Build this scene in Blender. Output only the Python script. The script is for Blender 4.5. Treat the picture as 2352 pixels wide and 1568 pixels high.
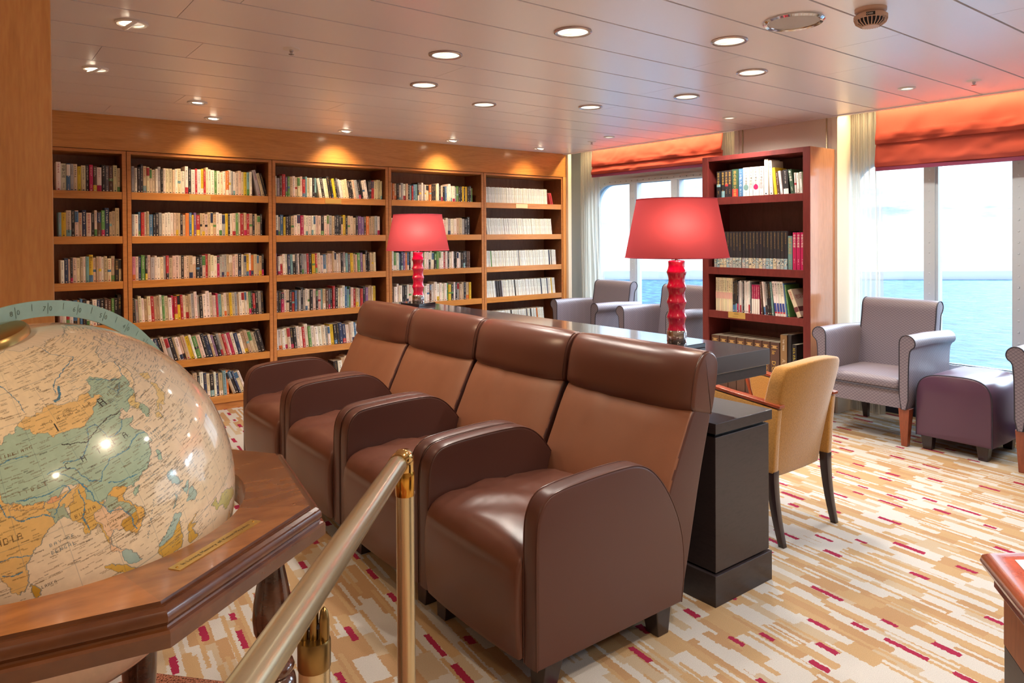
import bpy, bmesh, math, random
import numpy as np
from mathutils import Vector, Matrix, noise
PI = math.pi
scene = bpy.context.scene
C = scene.collection
for o in list(bpy.data.objects): bpy.data.objects.remove(o)
random.seed(7)

# ------------------------------------------------------------------ camera
F, YAW, PITCH, ROLL, CY, CH = 1639.51, 0.656383, -0.0110807, -0.0065053, 559.9, 1.45
def cam_axes():
    cy, sy = math.cos(YAW), math.sin(YAW)
    f = Vector((sy*math.cos(PITCH), cy*math.cos(PITCH), math.sin(PITCH)))
    r = Vector((cy, -sy, 0)); u = r.cross(f)
    return r*math.cos(ROLL)+u*math.sin(ROLL), -r*math.sin(ROLL)+u*math.cos(ROLL), f
CR, CU, CF = cam_axes()
cam = bpy.data.cameras.new('camera'); camo = bpy.data.objects.new('camera', cam); C.objects.link(camo)
camo.matrix_world = Matrix(((CR.x, CU.x, -CF.x, 0), (CR.y, CU.y, -CF.y, 0), (CR.z, CU.z, -CF.z, CH), (0, 0, 0, 1)))
cam.sensor_width = 36; cam.lens = F/2352*36; cam.shift_y = -(784-CY)/2352; cam.clip_start = 0.05; cam.clip_end = 2000
scene.camera = camo
scene.view_settings.view_transform = 'Standard'; scene.view_settings.look = 'None'
scene.view_settings.gamma = 1; scene.view_settings.use_curve_mapping = False
scene.view_settings.exposure = 0.46

# ------------------------------------------------------------------ world: hazy bright sky with thin clouds
def lin(h):
    h = h.lstrip('#'); v = [int(h[i:i+2], 16)/255 for i in (0, 2, 4)]
    return tuple(((c+0.055)/1.055)**2.4 if c > 0.04045 else c/12.92 for c in v)+(1,)
world = bpy.data.worlds.new('sky'); scene.world = world; world.use_nodes = True
wt = world.node_tree; wt.nodes.clear()
def N(t, typ, **kw):
    n = t.nodes.new(typ)
    for k, v in kw.items():
        if k.startswith('_'): setattr(n, k[1:], v)
        else: n.inputs[k.replace('__', ' ')].default_value = v
    return n
def ramp(t, stops, interp='LINEAR'):
    n = t.nodes.new('ShaderNodeValToRGB'); n.color_ramp.interpolation = interp
    e = n.color_ramp.elements
    e[0].position, e[0].color = stops[0][0], stops[0][1]
    e[1].position, e[1].color = stops[-1][0], stops[-1][1]
    for p, c in stops[1:-1]:
        q = e.new(p); q.color = c
    return n
SKY = 2.8
tc = N(wt, 'ShaderNodeTexCoord'); sx = N(wt, 'ShaderNodeSeparateXYZ'); wt.links.new(tc.outputs['Generated'], sx.inputs[0])
r1 = ramp(wt, [(0.0, lin('8a929a')), (0.38, lin('a8b0b8')), (0.475, lin('969ca6')), (0.50, lin('9498a2')), (0.508, lin('8c96a4')), (0.520, lin('647f9a')), (0.56, lin('6688a8')), (0.60, lin('7aa0c4')), (0.8, lin('6a94bc')), (1, lin('6890bc'))])
mr = N(wt, 'ShaderNodeMapRange'); mr.inputs[1].default_value = -1; wt.links.new(sx.outputs[2], mr.inputs[0]); wt.links.new(mr.outputs[0], r1.inputs[0])
mp = N(wt, 'ShaderNodeMapping'); mp.inputs['Scale'].default_value = (2.2, 2.2, 11); wt.links.new(tc.outputs['Generated'], mp.inputs[0])
nz = N(wt, 'ShaderNodeTexNoise', Scale=2.6, Detail=7, Roughness=0.6); wt.links.new(mp.outputs[0], nz.inputs[0])
cr = ramp(wt, [(0.36, (0, 0, 0, 1)), (0.66, (1, 1, 1, 1))]); wt.links.new(nz.outputs[0], cr.inputs[0])
mx = N(wt, 'ShaderNodeMixRGB'); mx.inputs[2].default_value = lin('e4e6ea'); wt.links.new(cr.outputs[0], mx.inputs[0]); wt.links.new(r1.outputs[0], mx.inputs[1])
bg = N(wt, 'ShaderNodeBackground', Strength=SKY); wt.links.new(mx.outputs[0], bg.inputs[0])
wo = N(wt, 'ShaderNodeOutputWorld'); wt.links.new(bg.outputs[0], wo.inputs[0])

def sun(name, energy, col, d, ang):
    l = bpy.data.lights.new(name, 'SUN'); l.energy = energy; l.color = col; l.angle = math.radians(ang)
    o = bpy.data.objects.new(name, l); C.objects.link(o); o.rotation_euler = Vector(d).to_track_quat('-Z', 'Y').to_euler(); return o
sun('hazy_sun', 9.5, (0.70, 0.84, 1.0), (-0.82, 0.12, -0.50), 50)
WARM = (1.0, 0.71, 0.44); NEUT = (1.0, 0.91, 0.81)
SPOT_WALL, SPOT_WARM, SPOT_NEUT = 60, 60, 55

# ------------------------------------------------------------------ materials
MATS = {}
def newmat(name):
    m = bpy.data.materials.new(name); m.use_nodes = True; t = m.node_tree; t.nodes.clear()
    out = N(t, 'ShaderNodeOutputMaterial'); b = N(t, 'ShaderNodeBsdfPrincipled'); t.links.new(b.outputs[0], out.inputs[0])
    MATS[name] = m
    return m, t, b, out
def plain(name, col, rough=0.5, metal=0, coat=0, spec=None, noise_amt=0.0, nscale=30, bump=0.0, bscale=200, sheen=0):
    m, t, b, out = newmat(name)
    b.inputs['Base Color'].default_value = lin(col); b.inputs['Roughness'].default_value = rough; b.inputs['Metallic'].default_value = metal
    b.inputs['Coat Weight'].default_value = coat; b.inputs['Coat Roughness'].default_value = 0.08
    if spec is not None: b.inputs['Specular IOR Level'].default_value = spec
    if sheen: b.inputs['Sheen Weight'].default_value = sheen; b.inputs['Sheen Roughness'].default_value = 0.4
    tcn = N(t, 'ShaderNodeTexCoord')
    if noise_amt:
        nz = N(t, 'ShaderNodeTexNoise', Scale=nscale, Detail=5); t.links.new(tcn.outputs['Object'], nz.inputs[0])
        mxx = N(t, 'ShaderNodeMixRGB', _blend_type='MULTIPLY'); mxx.inputs[0].default_value = noise_amt; mxx.inputs[1].default_value = lin(col)
        rr = ramp(t, [(0.3, (0.35, 0.35, 0.35, 1)), (0.7, (1.25, 1.25, 1.25, 1))]); t.links.new(nz.outputs[0], rr.inputs[0]); t.links.new(rr.outputs[0], mxx.inputs[2])
        t.links.new(mxx.outputs[0], b.inputs['Base Color'])
    if bump:
        nb = N(t, 'ShaderNodeTexNoise', Scale=bscale, Detail=4); t.links.new(tcn.outputs['Object'], nb.inputs[0])
        bp = N(t, 'ShaderNodeBump', Strength=bump, Distance=0.004); t.links.new(nb.outputs[0], bp.inputs['Height']); t.links.new(bp.outputs[0], b.inputs['Normal'])
    return m
def wood(name, c1, c2, stretch=(1, 1, 14), scale=3, rough=0.35, coat=0.0, fine=0.25):
    m, t, b, out = newmat(name)
    tcn = N(t, 'ShaderNodeTexCoord'); mpn = N(t, 'ShaderNodeMapping'); mpn.inputs['Scale'].default_value = stretch; t.links.new(tcn.outputs['Object'], mpn.inputs[0])
    n1 = N(t, 'ShaderNodeTexNoise', Scale=scale, Detail=6, Distortion=1.2); t.links.new(mpn.outputs[0], n1.inputs[0])
    r = ramp(t, [(0.25, lin(c2)), (0.5, lin(c1)), (0.75, lin(c2))]); t.links.new(n1.outputs[0], r.inputs[0])
    n2 = N(t, 'ShaderNodeTexNoise', Scale=scale*14, Detail=3); t.links.new(mpn.outputs[0], n2.inputs[0])
    mm = N(t, 'ShaderNodeMixRGB', _blend_type='OVERLAY'); mm.inputs[0].default_value = fine; t.links.new(r.outputs[0], mm.inputs[1]); t.links.new(n2.outputs[0], mm.inputs[2])
    t.links.new(mm.outputs[0], b.inputs['Base Color']); b.inputs['Roughness'].default_value = rough; b.inputs['Coat Weight'].default_value = coat; b.inputs['Coat Roughness'].default_value = 0.12
    return m
wood('cherry', 'c08048', 'ac6c38', (1, 1, 9), 2.2, 0.33)
wood('cherry_h', 'c88844', 'b47434', (0.7, 1, 9), 1.6, 0.26, 0.3)
wood('cherry_v', 'dc9e5c', 'cc8e4e', (7, 7, 0.8), 1.6, 0.3)
wood('shelf_inner', '8e6852', '7c5844', (6, 6, 1), 2, 0.5)
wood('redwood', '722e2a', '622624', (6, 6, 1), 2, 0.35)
wood('redwood_back', '6e443c', '603a32', (6, 6, 1), 2, 0.5)
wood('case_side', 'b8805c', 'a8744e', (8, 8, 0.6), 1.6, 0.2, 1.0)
wood('globe_wood', '8a5430', '6e3c1c', (1.5, 1.5, 4), 4, 0.28, 0.5)
wood('globe_wood_dark', '4a2a1a', '2e1810', (1.5, 1.5, 4), 5, 0.18, 0.8)
wood('espresso', '322a2c', '262023', (3, 3, 12), 4, 0.32)
wood('dark_leg', '2e2022', '231819', (6, 6, 1), 4, 0.3, 0.3)
wood('cherry_leg', '8a4428', '74361e', (6, 6, 1), 4, 0.3, 0.3)
wood('table_cherry', '9a4a30', '82381f', (2, 2, 2), 3, 0.2, 0.6)
wood('table_cherry_light', 'a8683c', '965830', (6, 6, 0.8), 2, 0.4)
plain('leather', '5c382c', 0.28, bump=0.07, bscale=420, noise_amt=0.12, nscale=6)
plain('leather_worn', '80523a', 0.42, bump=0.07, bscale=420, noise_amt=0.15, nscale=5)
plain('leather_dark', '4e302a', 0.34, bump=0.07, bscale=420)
plain('leather_purple', '54384c', 0.28, bump=0.07, bscale=420)
plain('piping', '4c2c22', 0.3)
plain('piping_grey', '2e2c38', 0.6)
plain('ceiling', 'eae6ea', 0.32, spec=0.9, coat=0.5)
MATS['ceiling'].node_tree.nodes['Principled BSDF'].inputs['Coat Roughness'].default_value = 0.28
plain('dark_gap', '2c2a32', 0.8)
plain('beige_wall', 'e4d6c8', 0.7, noise_amt=0.06, nscale=120)
plain('cream_trim', 'e2d6c4', 0.5)
plain('plaster', 'c8b8a6', 0.8)
plain('gold', 'c89a45', 0.16, metal=1)
plain('brass', 'c0a468', 0.30, metal=1)
plain('brass_satin', 'c0b08c', 0.24, metal=0.8, bump=0.05, bscale=500)
plain('rail_satin', 'c0b89c', 0.24, metal=0.85)
plain('brass_polished', 'd2b070', 0.12, metal=1)
plain('brass_dark', '8c7448', 0.3, metal=1)
plain('brass_plate', 'c8a860', 0.35, metal=0.7)
plain('chrome', 'c8c4c4', 0.08, metal=1)
plain('steel_window', 'ccd8e0', 0.4, metal=0.0)
plain('steel_bolt', '98a0a8', 0.35, metal=0.6)
plain('white_metal', 'e8e2dc', 0.4)
plain('smoke_white', 'c8a894', 0.5)
plain('black', '141416', 0.4)
plain('black_gloss', '1c1c20', 0.06, coat=1)
plain('countertop', '3a343c', 0.2, coat=1.0, spec=1.0)
plain('ring_green', 'a9c9b4', 0.35, metal=0.25, noise_amt=0.12, nscale=40)
plain('ink', '6c8476', 0.6)
plain('ink_light', 'd8ead8', 0.6)
plain('text_dark', '3c3220', 0.6)
plain('velvet', 'b4823c', 0.9, noise_amt=0.3, nscale=160, bump=0.5, bscale=200, sheen=0.6)
plain('marble', 'd8dce2', 0.06, coat=0.5, noise_amt=0.05, nscale=8)
plain('label_card', 'e0e0b0', 0.6)

# granite
m, t, b, out = newmat('granite'); tcn = N(t, 'ShaderNodeTexCoord'); v = N(t, 'ShaderNodeTexNoise', Scale=170, Detail=4); t.links.new(tcn.outputs['Object'], v.inputs[0])
r = ramp(t, [(0.36, lin('2a1c18')), (0.46, lin('7a4a38')), (0.56, lin('a8705a')), (0.68, lin('5a4038'))]); t.links.new(v.outputs[0], r.inputs[0]); t.links.new(r.outputs[0], b.inputs['Base Color']); b.inputs['Roughness'].default_value = 0.08

# carpet: long staggered patches running away from the viewer, thin pale streaks, wine coloured dashes
m, t, b, out = newmat('carpet')
def M_(op, a, bb=None, c=None):
    n = t.nodes.new('ShaderNodeMath'); n.operation = op
    for i, v in enumerate((a, bb, c)):
        if v is None: continue
        if isinstance(v, (int, float)): n.inputs[i].default_value = v
        else: t.links.new(v, n.inputs[i])
    return n.outputs[0]
tcn = N(t, 'ShaderNodeTexCoord'); nz1 = N(t, 'ShaderNodeTexNoise', Scale=90, Detail=2); t.links.new(tcn.outputs['Object'], nz1.inputs[0])
sub = N(t, 'ShaderNodeVectorMath', _operation='SUBTRACT'); t.links.new(nz1.outputs['Color'], sub.inputs[0]); sub.inputs[1].default_value = (.5, .5, .5)
sc = N(t, 'ShaderNodeVectorMath', _operation='SCALE'); sc.inputs['Scale'].default_value = 0.018; t.links.new(sub.outputs[0], sc.inputs[0])
ad = N(t, 'ShaderNodeVectorMath', _operation='ADD'); t.links.new(tcn.outputs['Object'], ad.inputs[0]); t.links.new(sc.outputs[0], ad.inputs[1])
rt = N(t, 'ShaderNodeVectorRotate', _rotation_type='Z_AXIS'); rt.inputs['Angle'].default_value = math.radians(6); t.links.new(ad.outputs[0], rt.inputs[0]); sp = N(t, 'ShaderNodeSeparateXYZ'); t.links.new(rt.outputs[0], sp.inputs[0]); X, Y = sp.outputs[0], sp.outputs[1]
def cells(w, l, seed):
    rowf = M_('DIVIDE', X, w); row = M_('FLOOR', rowf); fr = M_('FRACT', rowf)
    wn = N(t, 'ShaderNodeTexWhiteNoise', _noise_dimensions='2D'); cb = N(t, 'ShaderNodeCombineXYZ'); t.links.new(row, cb.inputs[0]); cb.inputs[1].default_value = seed; t.links.new(cb.outputs[0], wn.inputs['Vector'])
    yy = M_('ADD', M_('DIVIDE', Y, l), M_('MULTIPLY', wn.outputs['Value'], 17.0)); cell = M_('FLOOR', yy); fy = M_('FRACT', yy)
    wn2 = N(t, 'ShaderNodeTexWhiteNoise', _noise_dimensions='3D'); cb2 = N(t, 'ShaderNodeCombineXYZ'); t.links.new(row, cb2.inputs[0]); t.links.new(cell, cb2.inputs[1]); cb2.inputs[2].default_value = seed; t.links.new(cb2.outputs[0], wn2.inputs['Vector'])
    s2 = N(t, 'ShaderNodeSeparateColor'); t.links.new(wn2.outputs['Color'], s2.inputs[0])
    return fr, fy, s2.outputs[0], s2.outputs[1], s2.outputs[2]
fr, fy, a1, a2, a3 = cells(0.042, 0.155, 3.1)
CREAM, TAN, BEI = lin('b2aea8'), lin('a0805e'), lin('a8977f')
base = ramp(t, [(0.0, CREAM), (0.36, TAN), (0.58, BEI), (0.78, lin('a68a66'))], 'CONSTANT'); t.links.new(a1, base.inputs[0])
frb, fyb, b1, b2, b3 = cells(0.016, 0.26, 9.7)
streak = M_('GREATER_THAN', b1, 0.72)
mxs = N(t, 'ShaderNodeMixRGB'); t.links.new(streak, mxs.inputs[0]); t.links.new(base.outputs[0], mxs.inputs[1]); rs = ramp(t, [(0, CREAM), (0.6, lin('a88c68'))], 'CONSTANT'); t.links.new(b2, rs.inputs[0]); t.links.new(rs.outputs[0], mxs.inputs[2])
frc, fyc, c1, c2, c3 = cells(0.115, 0.22, 21.3)
wid = M_('ADD', 0.17, M_('MULTIPLY', c2, 0.09)); ln = M_('ADD', 0.26, M_('MULTIPLY', M_('POWER', c3, 2.5), 0.5))
inx = M_('MULTIPLY', M_('GREATER_THAN', frc, 0.3), M_('LESS_THAN', frc, M_('ADD', 0.3, wid)))
inn = M_('MULTIPLY', M_('MULTIPLY', inx, M_('LESS_THAN', fyc, ln)), M_('LESS_THAN', c1, 0.45))
mxr = N(t, 'ShaderNodeMixRGB'); t.links.new(inn, mxr.inputs[0]); t.links.new(mxs.outputs[0], mxr.inputs[1]); mxr.inputs[2].default_value = lin('8c2540')
pile = N(t, 'ShaderNodeTexNoise', Scale=420, Detail=3); t.links.new(tcn.outputs['Object'], pile.inputs[0])
mo = N(t, 'ShaderNodeMixRGB', _blend_type='OVERLAY'); mo.inputs[0].default_value = 0.35; t.links.new(mxr.outputs[0], mo.inputs[1]); t.links.new(pile.outputs[0], mo.inputs[2])
t.links.new(mo.outputs[0], b.inputs['Base Color']); b.inputs['Roughness'].default_value = 1.0; b.inputs['Specular IOR Level'].default_value = 0.1
bp = N(t, 'ShaderNodeBump', Strength=0.6, Distance=0.004); t.links.new(pile.outputs[0], bp.inputs['Height']); t.links.new(bp.outputs[0], b.inputs['Normal'])

# diamond quilted grey upholstery
m, t, b, out = newmat('diamond')
tcn = N(t, 'ShaderNodeTexCoord'); sp = N(t, 'ShaderNodeSeparateXYZ'); t.links.new(tcn.outputs['Object'], sp.inputs[0])
K = 46.0
u1 = M_('MULTIPLY', M_('ADD', M_('ADD', sp.outputs[0], M_('MULTIPLY', sp.outputs[1], 0.8)), sp.outputs[2]), K)
u2 = M_('MULTIPLY', M_('SUBTRACT', M_('ADD', M_('MULTIPLY', sp.outputs[0], -0.8), M_('MULTIPLY', sp.outputs[1], 0.8)), sp.outputs[2]), K)
l1 = M_('LESS_THAN', M_('FRACT', u1), 0.14); l2 = M_('LESS_THAN', M_('FRACT', u2), 0.14); ll = M_('MAXIMUM', l1, l2)
mxd = N(t, 'ShaderNodeMixRGB'); t.links.new(ll, mxd.inputs[0]); mxd.inputs[1].default_value = lin('827a84'); mxd.inputs[2].default_value = lin('5a5262')
t.links.new(mxd.outputs[0], b.inputs['Base Color']); b.inputs['Roughness'].default_value = 0.42
bp = N(t, 'ShaderNodeBump', Strength=0.3, Distance=0.002); bp.invert = True; t.links.new(ll, bp.inputs['Height']); t.links.new(bp.outputs[0], b.inputs['Normal'])

def thin_mix(name, col, transp, translu, rough=0.8):
    m = bpy.data.materials.new(name); m.use_nodes = True; t = m.node_tree; t.nodes.clear(); MATS[name] = m
    out = N(t, 'ShaderNodeOutputMaterial'); d = N(t, 'ShaderNodeBsdfDiffuse', Color=lin(col)); tl = N(t, 'ShaderNodeBsdfTranslucent', Color=lin(col)); tr = N(t, 'ShaderNodeBsdfTransparent')
    a = N(t, 'ShaderNodeMixShader', Fac=translu); t.links.new(d.outputs[0], a.inputs[1]); t.links.new(tl.outputs[0], a.inputs[2])
    c = N(t, 'ShaderNodeMixShader', Fac=transp); t.links.new(a.outputs[0], c.inputs[1]); t.links.new(tr.outputs[0], c.inputs[2]); t.links.new(c.outputs[0], out.inputs[0])
    return m, t
thin_mix('sheer', 'dcd8cc', 0.42, 0.40)
thin_mix('blind_red', 'b4564a', 0.0, 0.25)
thin_mix('shade_red', 'a84850', 0.0, 0.42)
# window glass
m = bpy.data.materials.new('glass'); m.use_nodes = True; t = m.node_tree; t.nodes.clear(); MATS['glass'] = m
out = N(t, 'ShaderNodeOutputMaterial'); lw = N(t, 'ShaderNodeLayerWeight', Blend=0.5); fr_ = N(t, 'ShaderNodeMapRange'); pw = N(t, 'ShaderNodeMath', _operation='POWER'); pw.inputs[1].default_value = 5; t.links.new(lw.outputs['Facing'], pw.inputs[0]); t.links.new(pw.outputs[0], fr_.inputs[0]); fr_.inputs[3].default_value = 0.04; fr_.inputs[4].default_value = 0.9; gl = N(t, 'ShaderNodeBsdfGlossy', Roughness=0.02); tr = N(t, 'ShaderNodeBsdfTransparent', Color=(0.96, 0.99, 1, 1))
mxg = N(t, 'ShaderNodeMixShader'); t.links.new(fr_.outputs[0], mxg.inputs[0]); t.links.new(tr.outputs[0], mxg.inputs[1]); t.links.new(gl.outputs[0], mxg.inputs[2]); t.links.new(mxg.outputs[0], out.inputs[0])
# ruby glass
m, t, b, out = newmat('ruby'); b.inputs['Base Color'].default_value = lin('c4003e'); b.inputs['Roughness'].default_value = 0.15; b.inputs['Coat Weight'].default_value = 1
b.inputs['Subsurface Weight'].default_value = 0.2; b.inputs['Subsurface Radius'].default_value = (0.05, 0.005, 0.01); b.inputs['Subsurface Scale'].default_value = 0.4
# vertex coloured things (book covers, map)
for nm, rg, ct in (('book', 0.45, 0.15), ('map', 0.25, 1.0)):
    m, t, b, out = newmat(nm); at = N(t, 'ShaderNodeVertexColor'); at.layer_name = 'Col'; t.links.new(at.outputs[0], b.inputs['Base Color']); b.inputs['Roughness'].default_value = rg; b.inputs['Coat Weight'].default_value = ct; b.inputs['Coat Roughness'].default_value = 0.08
# sea
m, t, b, out = newmat('sea'); tcn = N(t, 'ShaderNodeTexCoord'); n1 = N(t, 'ShaderNodeTexNoise', Scale=0.9, Detail=8, Roughness=0.65)
mpn = N(t, 'ShaderNodeMapping'); mpn.inputs['Scale'].default_value = (1, 0.45, 1); mpn.inputs['Rotation'].default_value = (0, 0, 0.9); t.links.new(tcn.outputs['Object'], mpn.inputs[0]); t.links.new(mpn.outputs[0], n1.inputs[0])
r = ramp(t, [(0.3, lin('143a54')), (0.5, lin('2c6280')), (0.66, lin('5c9ab4'))]); t.links.new(n1.outputs[0], r.inputs[0]); t.links.new(r.outputs[0], b.inputs['Base Color'])
bp = N(t, 'ShaderNodeBump', Strength=0.5, Distance=0.5); t.links.new(n1.outputs[0], bp.inputs['Height']); t.links.new(bp.outputs[0], b.inputs['Normal']); b.inputs['Roughness'].default_value = 0.55; b.inputs['Specular IOR Level'].default_value = 0.25
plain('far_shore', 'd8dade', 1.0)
def emis(name, col, s):
    m = bpy.data.materials.new(name); m.use_nodes = True; t = m.node_tree; t.nodes.clear(); MATS[name] = m
    out = N(t, 'ShaderNodeOutputMaterial'); e = N(t, 'ShaderNodeEmission', Color=col, Strength=s); t.links.new(e.outputs[0], out.inputs[0])
emis('lamp_warm', (1, 0.85, 0.62, 1), 9); emis('lamp_neut', (1, 0.95, 0.84, 1), 2.2); emis('tube_warm', (1, 0.78, 0.45, 1), 6)

# ------------------------------------------------------------------ mesh helpers
class MB:
    def __init__(s): s.v = []; s.f = []; s.c = []; s.has_c = False
    def add(s, vs, fs, col=None):
        n = len(s.v); s.v += [tuple(p) for p in vs]; s.f += [tuple(i+n for i in f) for f in fs]; s.c += [col or (1, 1, 1, 1)]*len(fs)
        if col: s.has_c = True
        return s
    def box(s, x0, x1, y0, y1, z0, z1, col=None, mat=None):
        vs = [(x, y, z) for z in (z0, z1) for y in (y0, y1) for x in (x0, x1)]
        if mat: vs = [mat @ Vector(p) for p in vs]
        return s.add(vs, [(0, 2, 3, 1), (4, 5, 7, 6), (0, 1, 5, 4), (2, 6, 7, 3), (0, 4, 6, 2), (1, 3, 7, 5)], col)
    def lathe(s, prof, n=32, mat=None, cx=0, cy=0, caps=True):
        m = len(prof); vs = []
        for k in range(n):
            a = 2*PI*k/n
            for r, z in prof: vs.append((cx+r*math.cos(a), cy+r*math.sin(a), z))
        if mat: vs = [mat @ Vector(p) for p in vs]
        fs = [(k*m+i, ((k+1) % n)*m+i, ((k+1) % n)*m+i+1, k*m+i+1) for k in range(n) for i in range(m-1)]
        if caps and prof[0][0] > 1e-6: fs.append(tuple(k*m for k in range(n))[::-1])
        if caps and prof[-1][0] > 1e-6: fs.append(tuple(k*m+m-1 for k in range(n)))
        return s.add(vs, fs)
    def tube(s, pts, r, n=12, caps=True, closed=False):
        pts = [Vector(p) for p in pts]; rs = r if isinstance(r, (list, tuple)) else [r]*len(pts)
        up = None; vs = []; L = len(pts)
        for i, p in enumerate(pts):
            if closed: d = pts[(i+1) % L]-pts[i-1]
            else: d = pts[min(i+1, L-1)]-pts[max(i-1, 0)]
            d.normalize()
            if up is None: up = d.orthogonal().normalized()
            up = (up-d*up.dot(d)).normalized(); sd = d.cross(up)
            for k in range(n):
                a = 2*PI*k/n; vs.append(p+(up*math.cos(a)+sd*math.sin(a))*rs[i])
        fs = []
        for i in range(L if closed else L-1):
            for k in range(n): fs.append((i*n+k, i*n+(k+1) % n, ((i+1) % L)*n+(k+1) % n, ((i+1) % L)*n+k))
        if caps and not closed: fs += [tuple(range(n))[::-1], tuple((L-1)*n+k for k in range(n))]
        return s.add(vs, fs)
    def prism(s, poly, ax, a, b, mat=None):
        # poly: 2D points, extruded along ax from a to b
        def P(u, v, w): return {'x': (w, u, v), 'y': (u, w, v), 'z': (u, v, w)}[ax]
        n = len(poly); vs = [P(u, v, a) for u, v in poly]+[P(u, v, b) for u, v in poly]
        if mat: vs = [mat @ Vector(p) for p in vs]
        return s.add(vs, [tuple(range(n))[::-1], tuple(range(n, 2*n))]+[(i, (i+1) % n, n+(i+1) % n, n+i) for i in range(n)])
    def build(s, name, mat, parent=None, smooth=40, bevel=0, seg=2, label=None):
        me = bpy.data.meshes.new(name); me.from_pydata(s.v, [], s.f)
        if s.has_c:
            ca = me.color_attributes.new('Col', 'FLOAT_COLOR', 'CORNER')
            arr = np.repeat(np.array(s.c, dtype=np.float32), [len(f) for f in s.f], axis=0); ca.data.foreach_set('color', arr.ravel())
        me.update()
        bm = bmesh.new(); bm.from_mesh(me); bmesh.ops.recalc_face_normals(bm, faces=bm.faces)
        if bevel:
            es = [e for e in bm.edges if len(e.link_faces) == 2 and e.calc_face_angle(0) > 0.6]
            bmesh.ops.bevel(bm, geom=es, offset=bevel, segments=seg, profile=0.5, affect='EDGES', clamp_overlap=True)
        bm.to_mesh(me); bm.free()
        if smooth:
            me.shade_smooth(); me.set_sharp_from_angle(angle=math.radians(smooth))
        me.materials.append(MATS[mat] if isinstance(mat, str) else mat)
        o = bpy.data.objects.new(name, me); C.objects.link(o)
        if parent is not None: o.parent = parent
        if label: o['label'] = label
        return o
def tag(o, label=None, cat=None, group=None, kind=None):
    if label: o['label'] = label
    if cat: o['category'] = cat
    if group: o['group'] = group
    if kind: o['kind'] = kind
    return o
def thing(name, label, cat, loc=(0, 0, 0), rz=0, group=None):
    o = bpy.data.objects.new(name, None); C.objects.link(o); o.empty_display_size = 0.1
    o.location = loc; o.rotation_euler = (0, 0, rz); return tag(o, label, cat, group)
KIDS = {}
def dup(root, loc, rz, label, group=None):
    kids = {}
    for o in list(C.objects):
        if o.parent: kids.setdefault(o.parent.name, []).append(o)
    def rec(o, par):
        c = o.copy(); C.objects.link(c)
        if par: c.parent = par
        for ch in kids.get(o.name, []): rec(ch, c)
        return c
    r = rec(root, None); r.location = loc; r.rotation_euler = (0, 0, rz); r['label'] = label
    if group: r['group'] = group
    return r
def B(*a, **k): return MB().box(*a, **k)
def struct(name, mb, mat, **k):
    o = mb.build(name, mat, **k); o['kind'] = 'structure'; return o
def chaikin(p, n=2, closed=True):
    for _ in range(n):
        q = []
        L = len(p)
        for i in range(L if closed else L-1):
            a, b = Vector(p[i]), Vector(p[(i+1) % L]); q += [tuple(a*0.75+b*0.25), tuple(a*0.25+b*0.75)]
        p = q if closed else [p[0]]+q+[p[-1]]
    return p
def soft_panel(prof, y0, y1, r, crown=0.0, nst=5, mid=0, crownf=None, cexp=2.5):
    """profile (x,z) swept along y with rounded edges; crown pushes the middle outward"""
    L = len(prof); P = [Vector(p) for p in prof]
    area = sum(P[i].x*P[(i+1) % L].y-P[(i+1) % L].x*P[i].y for i in range(L)); sg = 1 if area > 0 else -1
    nr = []
    for i in range(L):
        a = (P[i]-P[i-1]).normalized(); b_ = (P[(i+1) % L]-P[i]).normalized(); tt = (a+b_)
        tt = tt.normalized() if tt.length > 1e-6 else b_
        nr.append(Vector((tt.y, -tt.x))*sg)
    sts = []
    for k in range(nst+1):
        a = PI/2*k/nst; sts.append((y0+r*(1-math.cos(a))*1.0 if k else y0, r*(1-math.sin(a))))
    inner = [(y0+r+(y1-y0-2*r)*k/(mid+1), 0) for k in range(1, mid+1)]
    other = [(y1-(y-y0), d) for y, d in sts][::-1]
    allst = sts+inner+other; vs = []
    for y, d in allst:
        u = (y-(y0+y1)/2)/((y1-y0)/2); cw = crown*(1-abs(u)**cexp)
        for i in range(L):
            w = crownf(prof[i]) if crownf else 1
            q = P[i]+nr[i]*(-d+cw*w); vs.append((q.x, y, q.y))
    n = len(allst); fs = [(k*L+i, k*L+(i+1) % L, (k+1)*L+(i+1) % L, (k+1)*L+i) for k in range(n-1) for i in range(L)]
    fs += [tuple(range(L))[::-1], tuple((n-1)*L+i for i in range(L))]
    return MB().add(vs, fs)
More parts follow.
